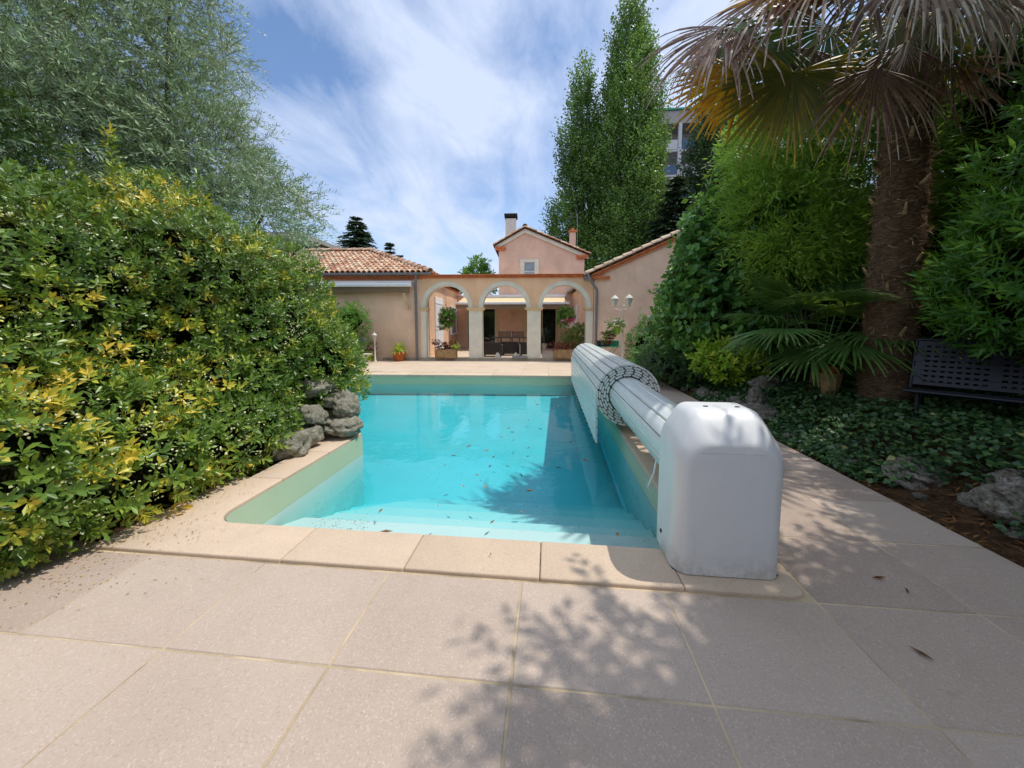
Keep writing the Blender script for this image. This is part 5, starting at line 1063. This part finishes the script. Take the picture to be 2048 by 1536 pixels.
m = MB(); [m.box(-.3+.102*k, -.21+.102*k, -.2, .2, .34, .36) for k in range(6)]; m.build('top', M['white_old'], st_)
for y in (-.17, .17): m = MB().bar((-.28, y, .33), (.28, y+.002, 0), .035).bar((.28, y+.04, .33), (-.28, y+.04, 0), .035).build('crossed_legs', M['white_old'], st_)
MB().box(-.3, .3, -.19, -.16, .29, .335).box(-.3, .3, .16, .19, .29, .335).build('rails', M['white_old'], st_)
tag_ = plant('round_bush', 'small bright green rounded plant at the foot of the bollard lantern', 'plant', (-6.95, 13.3, 0), [(-6.95,13.3,.16,.2,.18,.15)], 70, 9, .07, .035, M['spider'], 'whorl', trunk=0, inner=.5, seed=80, t0=.3)
ag = swords('agapanthus', 'blue flowered agapanthus plant behind the cream side table', 'plant', (-7.25, 13.3, 0), 40, .55, .03, M['laurel'], (.3, 1.3), .3)
MB().tube([(0, 0, 0), (.03, 0, .75)], .008, 5).build('flower_stalk', M['laurel'], ag); flowers(ag, (.03, 0, .8), (.11, .11, .09), 45, 'flower_blue', .05, 'flower_head')
tag_ = plant('purple_plant', 'sparse dark purple leaved plant behind the cream side table', 'plant', (-6.98, 13.45, 0), [(-6.98,13.45,.5,.22,.15,.3)], 50, 7, .06, .03, M['purple'], 'whorl', trunk=.008, inner=.7, seed=81)
# green folding table, planter and hanging pot by the lamp post
gt = thing('folding_table', 'small mint green folding metal table beside the lamp post', 'table', (2.0, 12.6, -.03), R(5))
MB().box(-.38, .38, -.25, .25, .70, .72).build('tabletop', M['green_metal'], gt, bevel=.004)
for y in (-.2, .2): MB().bar((-.3, y, .7), (.28, y, .0), .02).bar((.3, y+.03, .7), (-.28, y+.03, .0), .02).build('crossed_legs', M['green_metal'], gt)
pb = thing('planter_box', 'black plastic planter box on the green folding table', 'planter', (1.86, 12.6, .692)); MB().add([(-.2,-.1,0),(.2,-.1,0),(.2,.1,0),(-.2,.1,0),(-.24,-.13,.2),(.24,-.13,.2),(.24,.13,.2),(-.24,.13,.2)], [(0,3,2,1),(4,5,6,7),(0,1,5,4),(1,2,6,5),(2,3,7,6),(3,0,4,7)]).build('box', M['black_plastic'], pb, bevel=.01); MB().lathe([(.03, 0), (.04, .03), (.03, .07)], 10, (-.05, -.16, .02)).build('blue_ball', M['blue'], pb, True)
cr = thing('green_crate', 'mint green metal tray standing on the folding table', 'tray', (2.2, 12.62, .692)); MB().box(-.17, .17, -.1, .1, 0, .2).build('tray', M['green_metal'], cr, bevel=.01)
lp = thing('lime_flower_pot', 'lime green pot with trailing geraniums hung on the lamp post', 'potted plant', (2.22, 12.1, 1.12)); MB().lathe([(.09, 0), (.12, .24), (.125, .26), (.1, .26)], 16).build('pot', M['lime'], lp, True)
foliage(lp, [(-.05,0,.3,.26,.18,.14), (-.28,0,.0,.16,.15,.25)], 100, 8, .06, .04, 'laurel', t0=.3); flowers(lp, (0, -.03, .38), (.3, .16, .1), 26, 'flower_white', .05, 'pale_flowers'); foliage(lp, [(-.32,-.02,-.15,.14,.1,.22)], 40, 8, .05, .03, 'purple', name='trailing_leaves')
# a bird far up
bd = thing('bird', 'tiny dark bird flying high in the blue sky', 'bird', (-1.9, 30, 30.2))
m = MB().add([(-.3, 0, 0), (0, .12, .05), (.3, 0, .12), (0, -.1, .02), (0, 0, -.06), (0, .35, 0), (0, -.3, 0)], [(0, 1, 4), (0, 4, 3), (1, 2, 4), (2, 3, 4), (0, 3, 1), (1, 3, 2), (1, 5, 4), (3, 4, 6)])
m.build('body', M['iron'], bd)

plant('sky_block_hedge', 'unseen tall green hedge added behind the camera to block sky light', 'hedge', (0, -6, 0), [(-6,-6,1.8,2.4,1,2.6), (-2,-6.3,2,2.6,1,2.8), (2,-6.2,2,2.6,1,2.9), (6,-5.8,2.2,2.6,1.2,3), (-8,-3,2,1.2,2.6,2.8)], 3000, 7, .2, .09, M['dark_tree'], 'spray', trunk=.06, inner=.4, seed=90, length=.5, corek=.85, folded=False)  # unseen hedge added to hold back sky light from behind

# ------------------------------------------------------------------ sun, sky, camera
sun_dir = Vector((.46, .10, 1)).normalized()
sl_ = bpy.data.lights.new('sun', 'SUN'); sl_.energy = 2.5; sl_.angle = R(.53); sl_.color = (1, .955, .88)
so = bpy.data.objects.new('sun', sl_); COL.objects.link(so); so.rotation_euler = sun_dir.to_track_quat('Z', 'Y').to_euler()
so.location = (10, 5, 20)
W = bpy.data.worlds.new('World'); S.world = W; W.use_nodes = True; W.cycles.sampling_method = 'MANUAL'; W.cycles.sample_map_resolution = 512; t = W.node_tree; t.nodes.clear()
N_ = t.nodes.new; out = N_('ShaderNodeOutputWorld'); sky = N_('ShaderNodeTexSky'); sky.sky_type = 'NISHITA'; sky.sun_disc = False
sky.sun_elevation = math.asin(sun_dir.z); sky.sun_rotation = math.atan2(sun_dir.x, sun_dir.y); sky.altitude = 200; sky.air_density = 1.0; sky.dust_density = .3; sky.ozone_density = 4.0
bg = N_('ShaderNodeBackground'); bg.inputs[1].default_value = .15; t.links.new(sky.outputs[0], bg.inputs[0])
def mth(op, a, b=None):
    m = N_('ShaderNodeMath'); m.operation = op
    for i, v in enumerate((a, b)):
        if v is None: continue
        if hasattr(v, 'is_output'): t.links.new(v, m.inputs[i])
        else: m.inputs[i].default_value = v
    return m.outputs[0]
tc = N_('ShaderNodeTexCoord'); sp = N_('ShaderNodeSeparateXYZ'); t.links.new(tc.outputs['Generated'], sp.inputs[0])
dz = mth('ADD', mth('MAXIMUM', sp.outputs[2], 0.), .22); gx = mth('DIVIDE', sp.outputs[0], dz); gy = mth('DIVIDE', sp.outputs[1], dz)
cb = N_('ShaderNodeCombineXYZ'); t.links.new(gx, cb.inputs[0]); t.links.new(gy, cb.inputs[1])
def cn(scale, rot, sc, detail, rough, dist=0, loc=(0, 0, 0)):
    mp = N_('ShaderNodeMapping'); mp.inputs['Rotation'].default_value = (0, 0, R(rot)); mp.inputs['Scale'].default_value = sc; mp.inputs['Location'].default_value = loc
    t.links.new(cb.outputs[0], mp.inputs[0]); n = N_('ShaderNodeTexNoise'); n.inputs['Scale'].default_value = scale; n.inputs['Detail'].default_value = detail
    n.inputs['Roughness'].default_value = rough; n.inputs['Distortion'].default_value = dist; t.links.new(mp.outputs[0], n.inputs['Vector']); return n.outputs[0]
n1 = cn(.9, 0, (1, .8, 1), 4, .5, .2, (2.2, 1.0, 0)); n2 = cn(1.7, 28, (1.5, .62, 1), 10, .6, 1.1, (4, .5, 0)); n3 = cn(4.2, 20, (1.5, .7, 1), 9, .66, .8)
mixn = mth('ADD', mth('ADD', mth('MULTIPLY', n1, .55), mth('MULTIPLY', n2, .45)), mth('MULTIPLY', n3, .17))
def blob(cx, cy, s_, amp):
    dx = mth('SUBTRACT', gx, cx); dy = mth('SUBTRACT', gy, cy); d2 = mth('ADD', mth('MULTIPLY', dx, dx), mth('MULTIPLY', dy, dy))
    return mth('MULTIPLY', mth('EXPONENT', mth('MULTIPLY', d2, -1/(s_*s_))), amp)
for a_ in ((-.70, .93, .14, -.13), (-.55, 1.03, .07, -.07), (0, 1.03, .15, -.13), (.10, 1.27, .15, -.07), (-.30, .84, .09, -.06), (-.34, 1.2, .24, .09), (-.92, 1.18, .18, .09), (-.5, 1.6, .4, .04)): mixn = mth('ADD', mixn, blob(*a_))
mixn = mth('ADD', mixn, mth('MULTIPLY', mth('MINIMUM', mth('MAXIMUM', mth('SUBTRACT', .72, gy), 0), .7), .45))  # extra unseen cloud above and behind the camera, added to fill shaded walls
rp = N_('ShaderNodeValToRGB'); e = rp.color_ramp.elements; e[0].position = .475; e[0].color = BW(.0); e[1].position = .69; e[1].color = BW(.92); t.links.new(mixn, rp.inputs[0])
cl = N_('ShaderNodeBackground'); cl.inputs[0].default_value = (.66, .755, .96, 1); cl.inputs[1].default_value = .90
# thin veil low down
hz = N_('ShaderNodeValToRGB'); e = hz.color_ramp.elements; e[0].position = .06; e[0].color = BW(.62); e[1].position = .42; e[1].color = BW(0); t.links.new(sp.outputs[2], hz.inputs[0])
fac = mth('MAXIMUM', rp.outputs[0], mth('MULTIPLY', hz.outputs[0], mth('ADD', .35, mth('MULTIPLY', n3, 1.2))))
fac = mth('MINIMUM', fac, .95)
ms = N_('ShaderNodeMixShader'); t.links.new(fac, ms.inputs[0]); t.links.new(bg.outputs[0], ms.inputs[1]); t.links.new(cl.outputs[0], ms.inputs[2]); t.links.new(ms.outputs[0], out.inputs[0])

cd = bpy.data.cameras.new('camera'); cam = bpy.data.objects.new('camera', cd); COL.objects.link(cam); S.camera = cam
cam.location = (0, 0, 1.45); cam.rotation_euler = (R(85), 0, R(5.846)); cd.sensor_width = 36; cd.lens = 720/2048*36; cd.shift_y = -57/2048; cd.clip_start = .05; cd.clip_end = 600
S.view_settings.view_transform = 'Standard'; S.view_settings.look = 'None'; S.view_settings.exposure = .32; S.view_settings.gamma = 1
S.render.engine = 'CYCLES'; S.cycles.max_bounces = 8; S.cycles.transparent_max_bounces = 12; S.cycles.diffuse_bounces = 3; S.cycles.caustics_reflective = False; S.cycles.caustics_refractive = False
